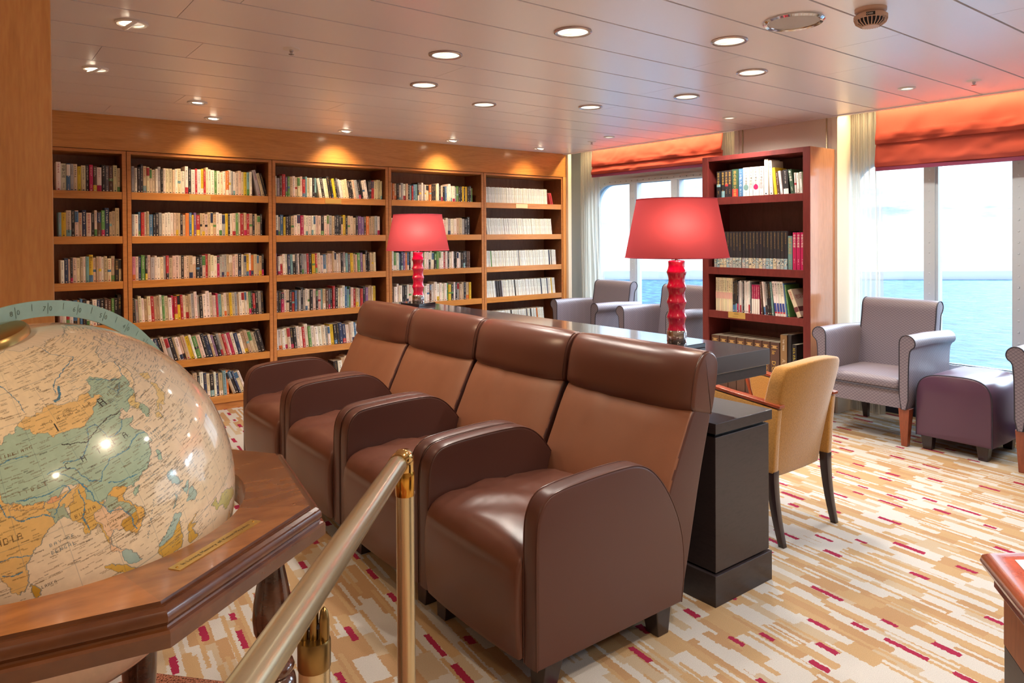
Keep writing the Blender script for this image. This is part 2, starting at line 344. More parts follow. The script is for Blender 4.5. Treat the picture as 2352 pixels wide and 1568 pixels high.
def rbox(x0, x1, y0, y1, z0, z1, r, crown=0.0, n=10, seg=4):
    """rounded cushion box as a dense grid; crown lifts the top centre"""
    def axis(a, b):
        pts = [a+r*(1-math.cos(PI/2*k/seg)) for k in range(seg+1)]
        midp = [a+r+(b-a-2*r)*k/n for k in range(1, n)]
        return pts+midp+[b-(p-a) for p in pts][::-1]
    bm = bmesh.new(); cache = {}
    xs, ys, zs = axis(x0, x1), axis(y0, y1), axis(z0, z1)
    def V(x, y, z):
        k = (round(x, 6), round(y, 6), round(z, 6))
        if k not in cache:
            c = Vector((min(max(x, x0+r), x1-r), min(max(y, y0+r), y1-r), min(max(z, z0+r), z1-r))); d = Vector((x, y, z))-c
            p = c+d.normalized()*r if d.length > 1e-9 else Vector((x, y, z))
            if crown:
                u = (x-(x0+x1)/2)/((x1-x0)/2); v = (y-(y0+y1)/2)/((y1-y0)/2); w = max(0, (z-z0)/(z1-z0))
                p.z += crown*(1-u*u)*(1-v*v)*w**3
            cache[k] = bm.verts.new(p)
        return cache[k]
    def face(fn, A, Bv):
        for i in range(len(A)-1):
            for j in range(len(Bv)-1):
                try: bm.faces.new((fn(A[i], Bv[j]), fn(A[i+1], Bv[j]), fn(A[i+1], Bv[j+1]), fn(A[i], Bv[j+1])))
                except ValueError: pass
    for z in (z0, z1): face(lambda a, b_: V(a, b_, z), xs, ys)
    for y in (y0, y1): face(lambda a, b_: V(a, y, b_), xs, zs)
    for x in (x0, x1): face(lambda a, b_: V(x, a, b_), ys, zs)
    mb = MB(); bm.verts.index_update(); mb.add([v.co for v in bm.verts], [tuple(v.index for v in f.verts) for f in bm.faces]); bm.free()
    return mb
def taper_leg(x, y, z0, z1, a0, a1, dx=0, dy=0, curve=0, n=1):
    """square leg: half width a0 at z0 (floor) and a1 at z1"""
    vs = []; fs = []
    for k in range(n+1):
        t_ = k/n; z = z0+(z1-z0)*t_; a = a0+(a1-a0)*t_; ox = dx*(1-t_)**(1+curve); oy = dy*(1-t_)**(1+curve)
        vs += [(x+ox-a, y+oy-a, z), (x+ox+a, y+oy-a, z), (x+ox+a, y+oy+a, z), (x+ox-a, y+oy+a, z)]
    for k in range(n):
        for i in range(4): fs.append((k*4+i, k*4+(i+1) % 4, k*4+4+(i+1) % 4, k*4+4+i))
    fs += [(3, 2, 1, 0), (n*4, n*4+1, n*4+2, n*4+3)]
    return MB().add(vs, fs)
# glyph cache for lettering
_tc = bpy.data.curves.new('lettering', 'FONT'); _tc.resolution_u = 2
_to = bpy.data.objects.new('lettering', _tc); C.objects.link(_to); _G = {}
def glyph(ch):
    if ch not in _G:
        _tc.body = ch; bpy.context.view_layer.update(); dg = bpy.context.evaluated_depsgraph_get()
        me = bpy.data.meshes.new_from_object(_to.evaluated_get(dg)); _G[ch] = ([(v.co.x, v.co.y) for v in me.vertices], [tuple(p.vertices) for p in me.polygons]); bpy.data.meshes.remove(me)
    return _G[ch]
def text_line(mb, txt, origin, du, dv, size, col=None, adv=None, upright=False):
    """lay glyphs along du (unit), letter height along dv"""
    o = Vector(origin); du = Vector(du); dv = Vector(dv)
    for ch in txt:
        if ch == ' ': o += du*size*0.35; continue
        vs, fs = glyph(ch)
        if not vs: continue
        x0 = min(v[0] for v in vs); x1 = max(v[0] for v in vs)
        mb.add([o+du*((x-x0)*size)+dv*(y*size) for x, y in vs], fs, col); o += du*((x1-x0+0.10)*size)
    return mb
def text_col(mb, txt, x, y, ztop, size, col, step=1.02, mat=None, xs=1.0):
    """vertical Japanese style column facing -y"""
    z = ztop
    for ch in txt:
        vs, fs = glyph(ch)
        if vs:
            pv = [Vector((x+(a-0.5)*size*xs, y, z-size*0.86+b*size)) for a, b in vs]
            if mat: pv = [mat @ p for p in pv]
            mb.add(pv, fs, col)
        z -= size*step
# ================================================================== the setting
XC = 5.59          # edge of the ceiling along the window wall
struct('floor', B(-4, 6.2, -4.2, 6.6, -0.05, 0), 'carpet', smooth=0)
# ceiling planks, each a board with a dark shadow gap to the next
mb = MB(); k = -22; rnd = random.Random(3)
while 3.68+0.353*k < 6.6:
    y0 = 3.68+0.353*k; y1 = min(y0+0.353, 6.58); xs = [-4.0]; x = -4.0+rnd.uniform(0.3, 2.6)
    while x < XC-0.3: xs.append(x); x += 2.9
    xs.append(XC)
    for a, b_ in zip(xs[:-1], xs[1:]):
        mb.box(a+0.0015, b_-0.0015, y0+0.0055, y1-0.0055, 2.40, 2.42)
    k += 1
struct('ceiling', mb, 'ceiling', smooth=0)
struct('trim_1', B(-4, XC, -4.2, 6.6, 2.425, 2.44), 'dark_gap', smooth=0)
struct('trim_2', B(XC-0.03, XC+0.012, -4.2, 6.25, 2.392, 2.60), 'ceiling', smooth=0)
struct('wall_top', B(XC, 6.06, -4.2, 6.6, 2.60, 2.64), 'cream_trim', smooth=0)
struct('wall_left', B(-4.06, -4, -4.2, 6.6, 0, 2.6), 'beige_wall', smooth=0)
struct('wall_front', B(-4, 6.06, -4.26, -4.2, 0, 2.64), 'beige_wall', smooth=0)
struct('wall_back', B(-4, 6.06, 6.60, 6.66, 0, 2.64), 'beige_wall', smooth=0)
# timber veneer above and beside the bookcases
struct('trim_3', B(-4, 5.605, 6.235, 6.60, 2.133, 2.40), 'cherry_h', smooth=0)
struct('trim_4', B(5.562, 5.605, 6.235, 6.60, 0, 2.133), 'cherry_v', smooth=0)
struct('wall_bay', B(-4, -0.115, 6.235, 6.60, 0, 2.133), 'cherry_v', smooth=0)
struct('trim_5', B(5.607, 5.66, 6.20, 6.60, 0, 2.60), 'cream_trim', smooth=0, bevel=0.004)
# veneered pillar close by on the left
struct('wall_pillar', B(-1.6, 0.212, 2.46, 3.0, 0, 2.40), 'cherry_v', smooth=30, bevel=0.008)

# window wall of painted steel with round cornered openings
WINS = [(3.93, 6.10), (0.86, 3.02), (-2.21, -0.05)]  # last opening is added out of view to let in more daylight
def rrect(y0, y1, z0, z1, r, n=8):
    p = []
    for cy_, cz_, a0 in ((y1-r, z1-r, 0), (y0+r, z1-r, 90), (y0+r, z0+r, 180), (y1-r, z0+r, 270)):
        for k in range(n+1):
            a = math.radians(a0+90*k/n); p.append((cy_+r*math.cos(a), cz_+r*math.sin(a)))
    return p
def plate_with_hole(x0, x1, ya, yb, za, zb, hole):
    bm = bmesh.new()
    outer = [(ya, za), (yb, za), (yb, zb), (ya, zb)]
    loops = []
    for lp in (outer, hole):
        vs = [bm.verts.new((x0, y, z)) for y, z in lp]; loops += [bm.edges.new((vs[i], vs[(i+1) % len(vs)])) for i in range(len(vs))]
    bmesh.ops.triangle_fill(bm, use_beauty=True, edges=loops)
    g = bmesh.ops.extrude_face_region(bm, geom=bm.faces[:]); bmesh.ops.translate(bm, vec=(x1-x0, 0, 0), verts=[v for v in g['geom'] if isinstance(v, bmesh.types.BMVert)])
    bm.verts.index_update(); mb = MB().add([v.co.copy() for v in bm.verts], [tuple(v.index for v in f.verts) for f in bm.faces]); bm.free(); return mb
XW = 5.96
mb = MB()
for (ya, yb, (wa, wb)) in ((3.47, 6.6, WINS[0]), (0.4, 3.47, WINS[1]), (-2.67, 0.4, WINS[2])):
    p = plate_with_hole(XW, XW+0.08, ya, yb, 0, 2.62, rrect(wa, wb, 0.45, 2.03, 0.24)); mb.add(p.v, p.f)
mb.box(XW, XW+0.08, -4.2, -2.67, 0, 2.62)
struct('wall_right', mb, 'steel_window')
for wi, (wa, wb) in enumerate(WINS):
    rr = rrect(wa-0.0, wb+0.0, 0.45, 2.03, 0.24, 8); ro = rrect(wa-0.06, wb+0.06, 0.39, 2.09, 0.29, 8)
    mb = MB(); n = len(rr); vs = []
    for x in (XW-0.014, XW+0.05):
        vs += [(x, y, z) for y, z in rr]+[(x, y, z) for y, z in ro]
    fs = []
    for i in range(n):
        j = (i+1) % n
        fs += [(i, j, n+j, n+i), (i, j, 2*n+j, 2*n+i), (n+i, n+j, 3*n+j, 3*n+i), (2*n+i, 2*n+j, 3*n+j, 3*n+i)]
    mb.add(vs, fs)
    fr = struct('window_%d' % (wi+1), mb, 'steel_window')
    # bolts round the flange
    bo = MB()
    per = [((ro[i][0]+rr[i][0])/2, (ro[i][1]+rr[i][1])/2) for i in range(n)]; L = []
    acc = 0; step = 0.085
    for i in range(n):
        a = Vector(per[i]); b_ = Vector(per[(i+1) % n]); d = (b_-a).length; t0 = (step-acc) if acc else 0
        s_ = t0
        while s_ < d: L.append(a+(b_-a)*(s_/d)); s_ += step
        acc = d-(s_-step)
    for q in L: bo.lathe([(0.007, 0), (0.006, 0.003), (0, 0.005)], 6, Matrix.Translation((XW-0.014, q.x, q.y)) @ Matrix.Rotation(-PI/2, 4, 'Y'))
    bo.build('bolt_row', 'steel_bolt', fr)
    MB().box(XW+0.030, XW+0.036, wa, wb, 0.45, 2.03).build('window_pane', 'glass', fr, smooth=0)
    y = {0: 5.505, 1: 2.41, 2: -0.65}[wi]; mul = []
    while y > wa+0.1: mul.append(y); y -= 0.592
    for y in mul:
        mm = MB().box(XW-0.02, XW+0.06, y-0.04, y+0.04, 0.45, 2.03).box(XW-0.005, XW+0.07, y-0.058, y-0.040, 0.45, 2.03)
        z = 0.5
        for k in range(19): mm.lathe([(0.008, 0), (0.006, 0.004), (0, 0.005)], 6, Matrix.Translation((XW-0.02, y, 0.5+0.08*k)) @ Matrix.Rotation(-PI/2, 4, 'Y'))
        mm.build('mullion', 'steel_window', fr)
# pilaster between the windows
struct('wall_pier', B(5.60, XW, 2.97, 3.905, 0, 2.62), 'beige_wall', smooth=0)
struct('trim_6', MB().box(5.585, 5.60, 2.955, 3.0, 0, 2.6).box(5.585, 5.60, 3.875, 3.92, 0, 2.6).box(5.60, XW, 2.955, 2.97, 0, 2.6).box(5.60, XW, 3.905, 3.92, 0, 2.6), 'cream_trim', smooth=0)
struct('trim_7', MB().box(5.594, 5.598, 3.835, 3.845, 0, 2.4).box(5.594, 5.598, 3.045, 3.055, 0, 2.4), 'brass_satin', smooth=0)
struct('baseboard_right', B(5.945, 5.962, -4, 6.2, 0, 0.09), 'dark_gap', smooth=0)

# cove lighting tubes above the blinds, behind the ceiling edge
def tube_light(y0, y1, lab):
    t_ = thing('cove_light', lab, 'light', (5.665, (y0+y1)/2, 2.50)); h = (y1-y0)/2
    MB().tube([(0, -h, 0), (0, h, 0)], 0.013, 10).build('tube', 'tube_warm', t_)
    MB().box(-0.02, 0.02, -h-0.02, h+0.02, 0.016, 0.045).build('batten', 'white_metal', t_, smooth=0)
    l = bpy.data.lights.new('cove', 'AREA'); l.shape = 'RECTANGLE'; l.size = 0.04; l.size_y = (y1-y0); l.energy = 36*(y1-y0)/2; l.color = (1, 0.72, 0.38)
    o = bpy.data.objects.new('cove_glow', l); C.objects.link(o); o.parent = t_; o.location = (0.016, 0, -0.005); o.rotation_euler = (0, math.radians(35), 0)
tube_light(4.1, 6.05, 'warm light tube hidden behind the ceiling edge above the far window blind')
tube_light(0.6, 2.9, 'warm light tube hidden behind the ceiling edge above the near window blind')

# roman blinds: draped cloth with a fold
plain('blind_hem', '8a3858', 0.7)
def blind(y0, y1, zt, zf, zb, lab, seed):
    t_ = thing('roman_blind', lab, 'blind', (5.74, (y0+y1)/2, zt), 0, 'red roman blinds')
    def sheet(prof, nm, amp):
        ny = 90; vs = []; m_ = len(prof)
        for j in range(ny+1):
            y = y0+(y1-y0)*j/ny
            for i, (x, z) in enumerate(prof):
                s_ = i/(m_-1); w = math.sin(PI*min(1, s_*1.0))
                nn = noise.noise(Vector((y*2.2, z*3.0, seed)))*amp*0.9+noise.noise(Vector((y*6+z*5, z*9-y*2, seed+4)))*amp*0.55+noise.noise(Vector((y*16+z*9, z*22-y*6, seed+9)))*amp*0.2
                vs.append((x+nn*(0.25+w), y-(y0+y1)/2, z-zt+0.006*noise.noise(Vector((y*3, 0, seed)))*(i > m_*0.6)))
        fs = [(j*m_+i, (j+1)*m_+i, (j+1)*m_+i+1, j*m_+i+1) for j in range(ny) for i in range(m_-1)]
        o = MB().add(vs, fs).build(nm, 'blind_red', t_, smooth=180); sd = o.modifiers.new('thick', 'SOLIDIFY'); sd.thickness = 0.003
    def lerp(pts, n): 
        out = []
        for a, b_ in zip(pts[:-1], pts[1:]):
            for k in range(n): out.append((a[0]+(b_[0]-a[0])*k/n, a[1]+(b_[1]-a[1])*k/n))
        return out+[pts[-1]]
    sheet(lerp([(0.01, zt), (-0.006, zf+0.10), (-0.018, zf+0.03), (-0.016, zf), (0.0, zf-0.006)], 8), 'upper_fold', 0.020)
    sheet(lerp([(0.004, zf+0.02), (-0.01, zf-0.03), (-0.022, zb+0.03), (-0.02, zb), (0.01, zb-0.004)], 7), 'lower_fold', 0.016)
    MB().box(-0.012, 0.016, y0-(y0+y1)/2, y1-(y0+y1)/2, zb-zt-0.03, zb-zt-0.002).build('bottom_hem', 'blind_hem', t_, smooth=0)
blind(4.16, 5.93, 2.52, 2.235, 2.145, 'crumpled red roman blind above the far window, behind the free-standing bookcase', 1.0)
blind(0.55, 2.72, 2.52, 2.155, 1.975, 'crumpled red roman blind above the near window at the right edge', 7.0)

# sheer curtains
def curtain(y0, y1, x, lab, folds, spread, seed, zt=2.55):
    t_ = thing('sheer_curtain', lab, 'curtain', (x, (y0+y1)/2, 0)); ny = 120; nz_ = 30; vs = []; ym = (y0+y1)/2
    for j in range(ny+1):
        s_ = j/ny
        for i in range(nz_+1):
            q = i/nz_; z = 0.01+(zt-0.01)*q; flare = 1+spread*(1-q)**1.5
            w = (y1-y0)*flare; ya = y1-w if True else 0
            a = 0.022*math.sin(2*PI*folds*s_+seed+0.5*math.sin(3*q+seed))*(0.6+0.5*math.sin(s_*5+seed))+0.012*math.sin(2*PI*folds*2.3*s_+1.3+q*2)
            a += 0.02*noise.noise(Vector((s_*6, q*3, seed)))
            vs.append((a, ya+w*s_-ym, z))
    fs = [(j*(nz_+1)+i, (j+1)*(nz_+1)+i, (j+1)*(nz_+1)+i+1, j*(nz_+1)+i+1) for j in range(ny) for i in range(nz_)]
    MB().add(vs, fs).build('curtain_panel', 'sheer', t_, smooth=180)
    MB().tube([(0, -(y1-y0)/2, zt+0.01), (0, (y1-y0)/2, zt+0.01)], 0.01, 8).build('curtain_rail', 'white_metal', t_)
curtain(5.90, 6.18, 5.80, 'sheer white curtain gathered in the corner beside the wall bookcases', 5, 0.45, 0.4)
curtain(4.05, 4.24, 5.80, 'sheer white curtain sliver seen above the free-standing bookcase', 3, 0.0, 2.2)
curtain(2.715, 2.945, 5.80, 'sheer white curtain between the beige pier and the near window', 5, 0.10, 1.1)

# ------------------------------------------------------------------ sea and far shore outside
def far_edge(y):
    out = []
    for px in (900, 3200):
        d = CR*((px-1176)/F)-CU*((y-CY)/F)+CF; t_ = (-13-CH)/d.z; out.append(Vector((0, 0, CH))+d*t_)
    return out
e0, e1 = far_edge(642)
sea = MB().add([(6.8, 260, -13), tuple(e0), tuple(e1), (6.8, -60, -13)], [(0, 1, 2, 3)])
o = sea.build('sea', 'sea', smooth=0); o['kind'] = 'structure'
mb = MB(); n = 60; dirn = e1-e0
for k in range(n+1):
    p = e0+dirn*(k/n); h = 2.6+1.1*noise.noise(Vector((k*0.22, 3, 0)))
    mb.v += [(p.x, p.y, -13.0), (p.x, p.y, -13+h), (p.x+3, p.y+2, -13.0)]
mb.f += [(3*k, 3*k+3, 3*k+4, 3*k+1) for k in range(n)]+[(3*k+1, 3*k+4, 3*k+5, 3*k+2) for k in range(n)]; mb.c = [(1,)*4]*len(mb.f)
o = mb.build('far_shore', 'far_shore', smooth=180); o['kind'] = 'structure'

# ------------------------------------------------------------------ ceiling fittings
def spot(parent, energy, col, tilt=None, size=110, blend=0.7, z=-0.02, rad=0.05):
    l = bpy.data.lights.new('downlight_lamp', 'SPOT'); l.energy = energy; l.color = col; l.spot_size = math.radians(size); l.spot_blend = blend; l.shadow_soft_size = rad
    o = bpy.data.objects.new('lamp_bulb', l); C.objects.link(o); o.parent = parent; o.location = (0, 0, z)
    if tilt: o.rotation_euler = Vector(tilt).to_track_quat('-Z', 'Y').to_euler()
plain('trim_steel', 'b8a8a4', 0.25, metal=0.6)
def downlight(x, y, lab, kind, energy=None, tilt=None, col=None):
    t_ = thing('recessed_downlight', lab, 'ceiling light', (x, y, 2.40), 0, {'w': 'warm spotlights near the bookcases', 'n': 'large white downlights', 's': 'small downlights by the windows'}[kind])
    R = {'w': 0.066, 'n': 0.088, 's': 0.052}[kind]
    MB().lathe([(R, 0.0), (R+0.001, -0.006), (R-0.006, -0.010), (R-0.016, -0.008), (R-0.018, -0.001)], 36, caps=False).build('trim_ring', 'white_metal' if kind != 'n' else 'trim_steel', t_)
    if kind == 'w':
        mt = Matrix.Translation((0, 0, -0.004)) @ Vector(tilt or (0, 0.4, -1)).to_track_quat('-Z', 'Y').to_matrix().to_4x4()
        MB().lathe([(R-0.02, 0.006), (R-0.022, -0.006), (R-0.032, -0.010), (R-0.034, -0.004)], 28, mt, caps=False).build('eyeball', 'white_metal', t_)
        MB().lathe([(R-0.034, -0.003), (0, -0.0035)], 24, mt).build('lamp_face', 'lamp_warm', t_)
        spot(t_, energy or SPOT_WALL, WARM, tilt, 100, 1.0)
    else:
        MB().lathe([(R-0.018, -0.004), (R*0.4, -0.0045), (0, -0.0045)], 32).build('reflector', 'lamp_refl', t_)
        spot(t_, energy or SPOT_NEUT, col or NEUT, None, 168 if kind == 's' else 130, 0.8)
m, t, b, out = newmat('lamp_refl')       # fluted bright reflector of a downlight
tcn = N(t, 'ShaderNodeTexCoord'); w_ = N(t, 'ShaderNodeTexNoise', Scale=45, Detail=2); mpn = N(t, 'ShaderNodeMapping'); mpn.inputs['Scale'].default_value = (1, 0.25, 1); t.links.new(tcn.outputs['Object'], mpn.inputs[0]); t.links.new(mpn.outputs[0], w_.inputs[0])
r = ramp(t, [(0.35, lin('d8c8a0')), (0.6, lin('fffbee'))]); t.links.new(w_.outputs[0], r.inputs[0]); t.links.new(r.outputs[0], b.inputs['Emission Color']); b.inputs['Emission Strength'].default_value = 1.25; b.inputs['Base Color'].default_value = (0.1, 0.1, 0.1, 1)
aim = (0.06, 0.55, -1)
for x, y, lab, e, tl in [
    (0.603, 3.518, 'warm eyeball spotlight at upper left, nearest to the veneered pillar top', 80, (0.9, 0.1, -1)),
    (0.601, 4.58, 'warm eyeball spotlight beside the pillar, second from the top left', 80, (0.7, 0.3, -1)),
    (1.317, 5.313, 'warm glaring spotlight just in front of the second wall bookcase', 50, (0.1, 0.42, -1)),
    (1.587, 5.936, 'small warm spotlight close to the veneer above the second wall bookcase', 26, aim),
    (2.724, 5.967, 'small warm spotlight close to the veneer above the third wall bookcase', 32, aim),
    (3.85, 5.96, 'small glaring warm spotlight close to the veneer above the fourth wall bookcase', 32, aim),
    (4.969, 5.953, 'small warm spotlight close to the veneer above the white paperbacks', 20, aim)]:
    downlight(x, y, lab, 'w', e, tl)
for x, y, lab in [
    (2.013, 3.17, 'round white downlight left of the ceiling centre with a lifted rim'),
    (2.30, 3.876, 'round white downlight above the near end of the third wall bookcase'),
    (2.264, 2.464, 'largest round white downlight at the top centre of the ceiling'),
    (2.989, 4.198, 'round white downlight above the pink lampshade of the far lamp'),
    (2.989, 2.125, 'round white downlight left of the big oval ceiling speaker'),
    (3.671, 2.455, 'round white downlight below the ceiling speaker'),
    (3.949, 3.153, 'round white downlight above the near red table lamp'),
    (3.686, 3.827, 'round white downlight above the far window blind')]:
    downlight(x, y, lab, 'n')
for x, y, lab in [
    (4.951, 3.523, 'small downlight above the free-standing bookcase'),
    (4.955, 4.887, 'small downlight above the far window blind beside the sprinkler'),
    (4.904, 2.126, 'small downlight above the near window blind')]:
    downlight(x, y, lab, 's', 60)
# unseen downlights added as fill light, behind and beside the viewer
for x, y in [(1.15, 0.25), (0.3, -0.7), (-1.2, 1.6), (-1.2, 4.2), (2.2, -0.9), (2.2, 0.6), (3.9, 0.4), (-1.0, -1.2), (-2.6, 0.6), (0.6, -2.4), (2.4, -2.6), (-2.6, 3.0)]:
    downlight(x, y, 'added ceiling fill light outside the picture, over the near part of the room', 'n', 105 if x < 1.5 else 62, None, (1, 0.78, 0.56) if x < 1.5 else None)
def sprinkler(x, y, lab):
    t_ = thing('sprinkler', lab, 'sprinkler', (x, y, 2.40), 0, 'ceiling sprinklers')
    MB().lathe([(0.042, 0), (0.040, -0.004), (0.012, -0.006), (0.0, -0.006)], 28).build('cover_plate', 'white_metal', t_)
    MB().lathe([(0.010, -0.006), (0.010, -0.016), (0.006, -0.018), (0.006, -0.026), (0.014, -0.027), (0.014, -0.029), (0, -0.030)], 14).build('sprinkler_head', 'chrome', t_)
sprinkler(1.326, 3.533, 'chrome ceiling sprinkler at left, on a round white plate')
sprinkler(5.061, 5.238, 'chrome ceiling sprinkler above the far window blind')
sprinkler(5.012, 1.774, 'chrome ceiling sprinkler above the near window blind')
plain('speaker_mesh', 'b8b0a8', 0.6, bump=0.6, bscale=600)
t_ = thing('ceiling_speaker', 'large flush round ceiling speaker with chrome rim at upper right', 'speaker', (2.94, 1.755, 2.40))
MB().lathe([(0.128, 0), (0.130, -0.008), (0.122, -0.016), (0.110, -0.012), (0.108, -0.006)], 48).build('rim', 'chrome', t_)
MB().lathe([(0.109, -0.008), (0.06, -0.010), (0, -0.011)], 48).build('grille', 'speaker_mesh', t_)
t_ = thing('smoke_detector', 'ribbed smoke detector cut by the top edge, with a small black tag', 'smoke detector', (3.055, 1.47, 2.40))
MB().lathe([(0.062, 0), (0.062, -0.012), (0.052, -0.018), (0.066, -0.030), (0.066, -0.044)], 36).build('base', 'smoke_white', t_)
mb = MB()
for k in range(24):
    a = 2*PI*k/24
    mb.tube([(0.064*math.cos(a), 0.064*math.sin(a), -0.044), (0.058*math.cos(a), 0.058*math.sin(a), -0.060), (0.038*math.cos(a), 0.038*math.sin(a), -0.074)], 0.0022, 6)
mb.lathe([(0.034, -0.072), (0.034, -0.076), (0, -0.078)], 24); mb.build('vent_ribs', 'smoke_white', t_)
MB().lathe([(0.052, -0.044), (0.046, -0.060), (0.026, -0.071), (0, -0.072)], 24).build('sensor_chamber', 'dark_gap', t_)
dz = Vector((-3.055, -1.47, 0)).normalized(); sd = Vector((-dz.y, dz.x, 0)) 
mb = MB(); c0 = dz*0.0675+Vector((0, 0, -0.036)); a_, b2 = sd*0.017, Vector((0, 0, 0.007))
mb.add([c0-a_-b2, c0+a_-b2, c0+a_+b2, c0-a_+b2, c0-a_-b2-dz*0.004, c0+a_-b2-dz*0.004, c0+a_+b2-dz*0.004, c0-a_+b2-dz*0.004], [(0, 1, 2, 3), (4, 5, 6, 7), (0, 1, 5, 4), (2, 3, 7, 6), (1, 2, 6, 5), (0, 3, 7, 4)])
tg = mb.build('number_tag', 'black', t_, smooth=0)
mb = MB(); text_line(mb, 'D0101', c0-a_*0.85-Vector((0, 0, 0.004))+dz*0.0006, sd, (0, 0, 1), 0.0105); mb.build('tag_number', 'white_metal', tg, smooth=0)
# ================================================================== leather armchairs
XO = 1.72
def arm_profile():
    p = [(1.372, .12), (1.372, .36), (1.373, .54), (1.385, .598), (1.412, .636), (1.455, .655), (1.60, .664), (1.76, .668), (1.84, .660), (1.905, .625), (1.965, .560), (2.015, .480), (2.048, .40), (2.065, .32), (2.068, .22), (2.052, .12)]
    return [(x-XO, z) for x, z in p]
def smooth_open(p, n=1): return chaikin(p, n, False)
def make_armchair(label, group):
    t_ = thing('leather_armchair', label, 'armchair', (XO, 0, 0), 0, group)
    HW = 0.3545
    ap = smooth_open(arm_profile(), 2)
    for s_ in (-1, 1):
        y0, y1 = (s_*HW, s_*(HW-0.07)); ya, yb = min(y0, y1), max(y0, y1)
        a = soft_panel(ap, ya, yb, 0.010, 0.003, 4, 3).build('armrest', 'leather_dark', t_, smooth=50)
        for yy in (ya+0.003, yb-0.003):
            MB().tube([(x, yy, z) for x, z in ap], 0.0022, 6).build('piping', 'piping', a)
    # seat block with bulging front and crowned top
    def seat():
        prof = [(1.362, .125), (1.350, .20), (1.347, .30), (1.350, .38), (1.362, .425), (1.385, .455), (1.42, .472), (1.55, .485), (1.75, .480), (1.95, .470), (1.99, .45), (1.99, .125)]
        prof = smooth_open([(x-XO, z) for x, z in prof], 2)
        mb = soft_panel(prof, -HW+0.072, HW-0.072, 0.014, 0.020, 4, 14, lambda q: 1.0 if q[1] > 0.40 else 0.45)
        out = []
        for x, y, z in mb.v:
            if z > 0.44:
                z += 0.006*noise.noise(Vector((x*7, y*16+x*6, 2)))+0.007*math.sin(34*x+16*y+3*noise.noise(Vector((x*4, y*4, 0))))*max(0, 1-abs(x-1.60+XO)*3.4)
            out.append((x, y, z))
        mb.v = out; return mb
    seat().build('seat', 'leather', t_, smooth=60)
    low = [(2.062, .12), (2.088, .20), (2.126, .35), (2.172, .542), (2.216, .69), (2.244, .785), (2.188, .808), (2.138, .803), (2.116, .775), (2.076, .70), (2.038, .62), (2.003, .55), (1.973, .47), (1.933, .30), (1.928, .12)]
    low = [(x-XO, z) for x, z in low]
    mb = soft_panel(smooth_open(low, 1), -HW+0.010, HW-0.010, 0.012, 0.026, 5, 18, lambda q: max(0, min(1, (0.47-q[0])/0.08)) if q[1] > 0.4 else 0.0, 4)
    mb.v = [(x+(0.007*noise.noise(Vector((y*12, z*5, 5))) if z > 0.66 and x < 0.42 else 0), y, z) for x, y, z in mb.v]
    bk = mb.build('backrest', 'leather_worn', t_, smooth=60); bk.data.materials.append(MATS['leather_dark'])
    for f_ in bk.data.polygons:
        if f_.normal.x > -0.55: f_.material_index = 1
    head = [(2.240, .770), (2.251, .80), (2.270, .88), (2.282, .945), (2.276, .980), (2.254, 1.002), (2.223, 1.012), (2.196, 1.006), (2.174, .988), (2.156, .960), (2.142, .92), (2.132, .86), (2.126, .822), (2.130, .803), (2.158, .79)]
    head = [(x-XO, z) for x, z in head]
    soft_panel(smooth_open(head, 2), -HW+0.006, HW-0.006, 0.012, 0.032, 5, 20, lambda q: (lambda w: w*w*(3-2*w))(max(0.0, min(1, (0.54-q[0])/0.13))), 4).build('headrest', 'leather', t_, smooth=60)
    for s_ in (-1, 1):
        hp = smooth_open(head, 2)
        MB().tube([(x-.002, s_*(HW-0.014), z) for x, z in hp[14:-4]], 0.0022, 6).build('piping', 'piping', t_)
    for x, y, dx in ((1.47, -0.285, -0.018), (1.47, 0.285, -0.018), (1.985, -0.285, 0.012), (1.985, 0.285, 0.012)):
        taper_leg(x-XO, y, 0, 0.135, 0.028, 0.042, dx, 0).build('leg', 'dark_leg', t_, smooth=0, bevel=0.003)
    return t_
LG = 'row of brown leather armchairs'
ac = make_armchair('brown leather armchair at the near end of the row, whole outer side visible', LG)
ac.location = (XO, 1.663+0.358, 0)
for k, lab in enumerate(('brown leather armchair second from the near end, behind the brass post', 'brown leather armchair third from the near end, behind the sloping handrail', 'brown leather armchair at the far end of the row, nearest the wall bookcases')):
    dup(ac, (XO, 1.663+0.358+0.7155*(k+1), 0), 0, lab, LG)

# ================================================================== reading desk with raised counter
t_ = thing('reading_desk', 'long dark brown desk with raised counter running behind the leather armchairs', 'desk', (2.49, 3.2, 0))
def db(x0, x1, y0, y1, z0, z1): return MB().box(x0-2.49, x1-2.49, y0-3.2, y1-3.2, z0, z1)
ct = db(2.30, 2.68, 1.71, 4.66, 0.905, 0.972).build('counter', 'countertop', t_, smooth=0, bevel=0.002)
db(2.31, 2.67, 1.72, 4.65, 0.862, 0.905).build('counter_frame', 'espresso', t_, smooth=0, bevel=0.002)
db(2.43, 2.685, 1.705, 4.62, 0.9725, 0.979).build('glass_top', 'glass_edge', t_, smooth=0) if False else None
db(2.30, 2.684, 1.703, 4.62, 0.675, 0.717).build('desktop', 'espresso', t_, smooth=0, bevel=0.002)
for y in (1.705, 4.20):
    db(2.312, 2.674, y+0.008, y+0.40, 0.13, 0.660).build('pedestal', 'espresso', t_, smooth=0, bevel=0.002)
    db(2.330, 2.656, y+0.024, y+0.39, 0.655, 0.68).build('shadow_gap', 'black', t_, smooth=0)
    db(2.300, 2.684, y, y+0.41, 0, 0.122).build('plinth', 'espresso', t_, smooth=0, bevel=0.002)
for y in (1.95, 2.9, 4.1):
    db(2.325, 2.375, y, y+0.30, 0.715, 0.864).build('counter_support', 'espresso', t_, smooth=0)
db(2.31, 2.33, 2.1, 4.2, 0.10, 0.68).build('modesty_panel', 'espresso', t_, smooth=0)
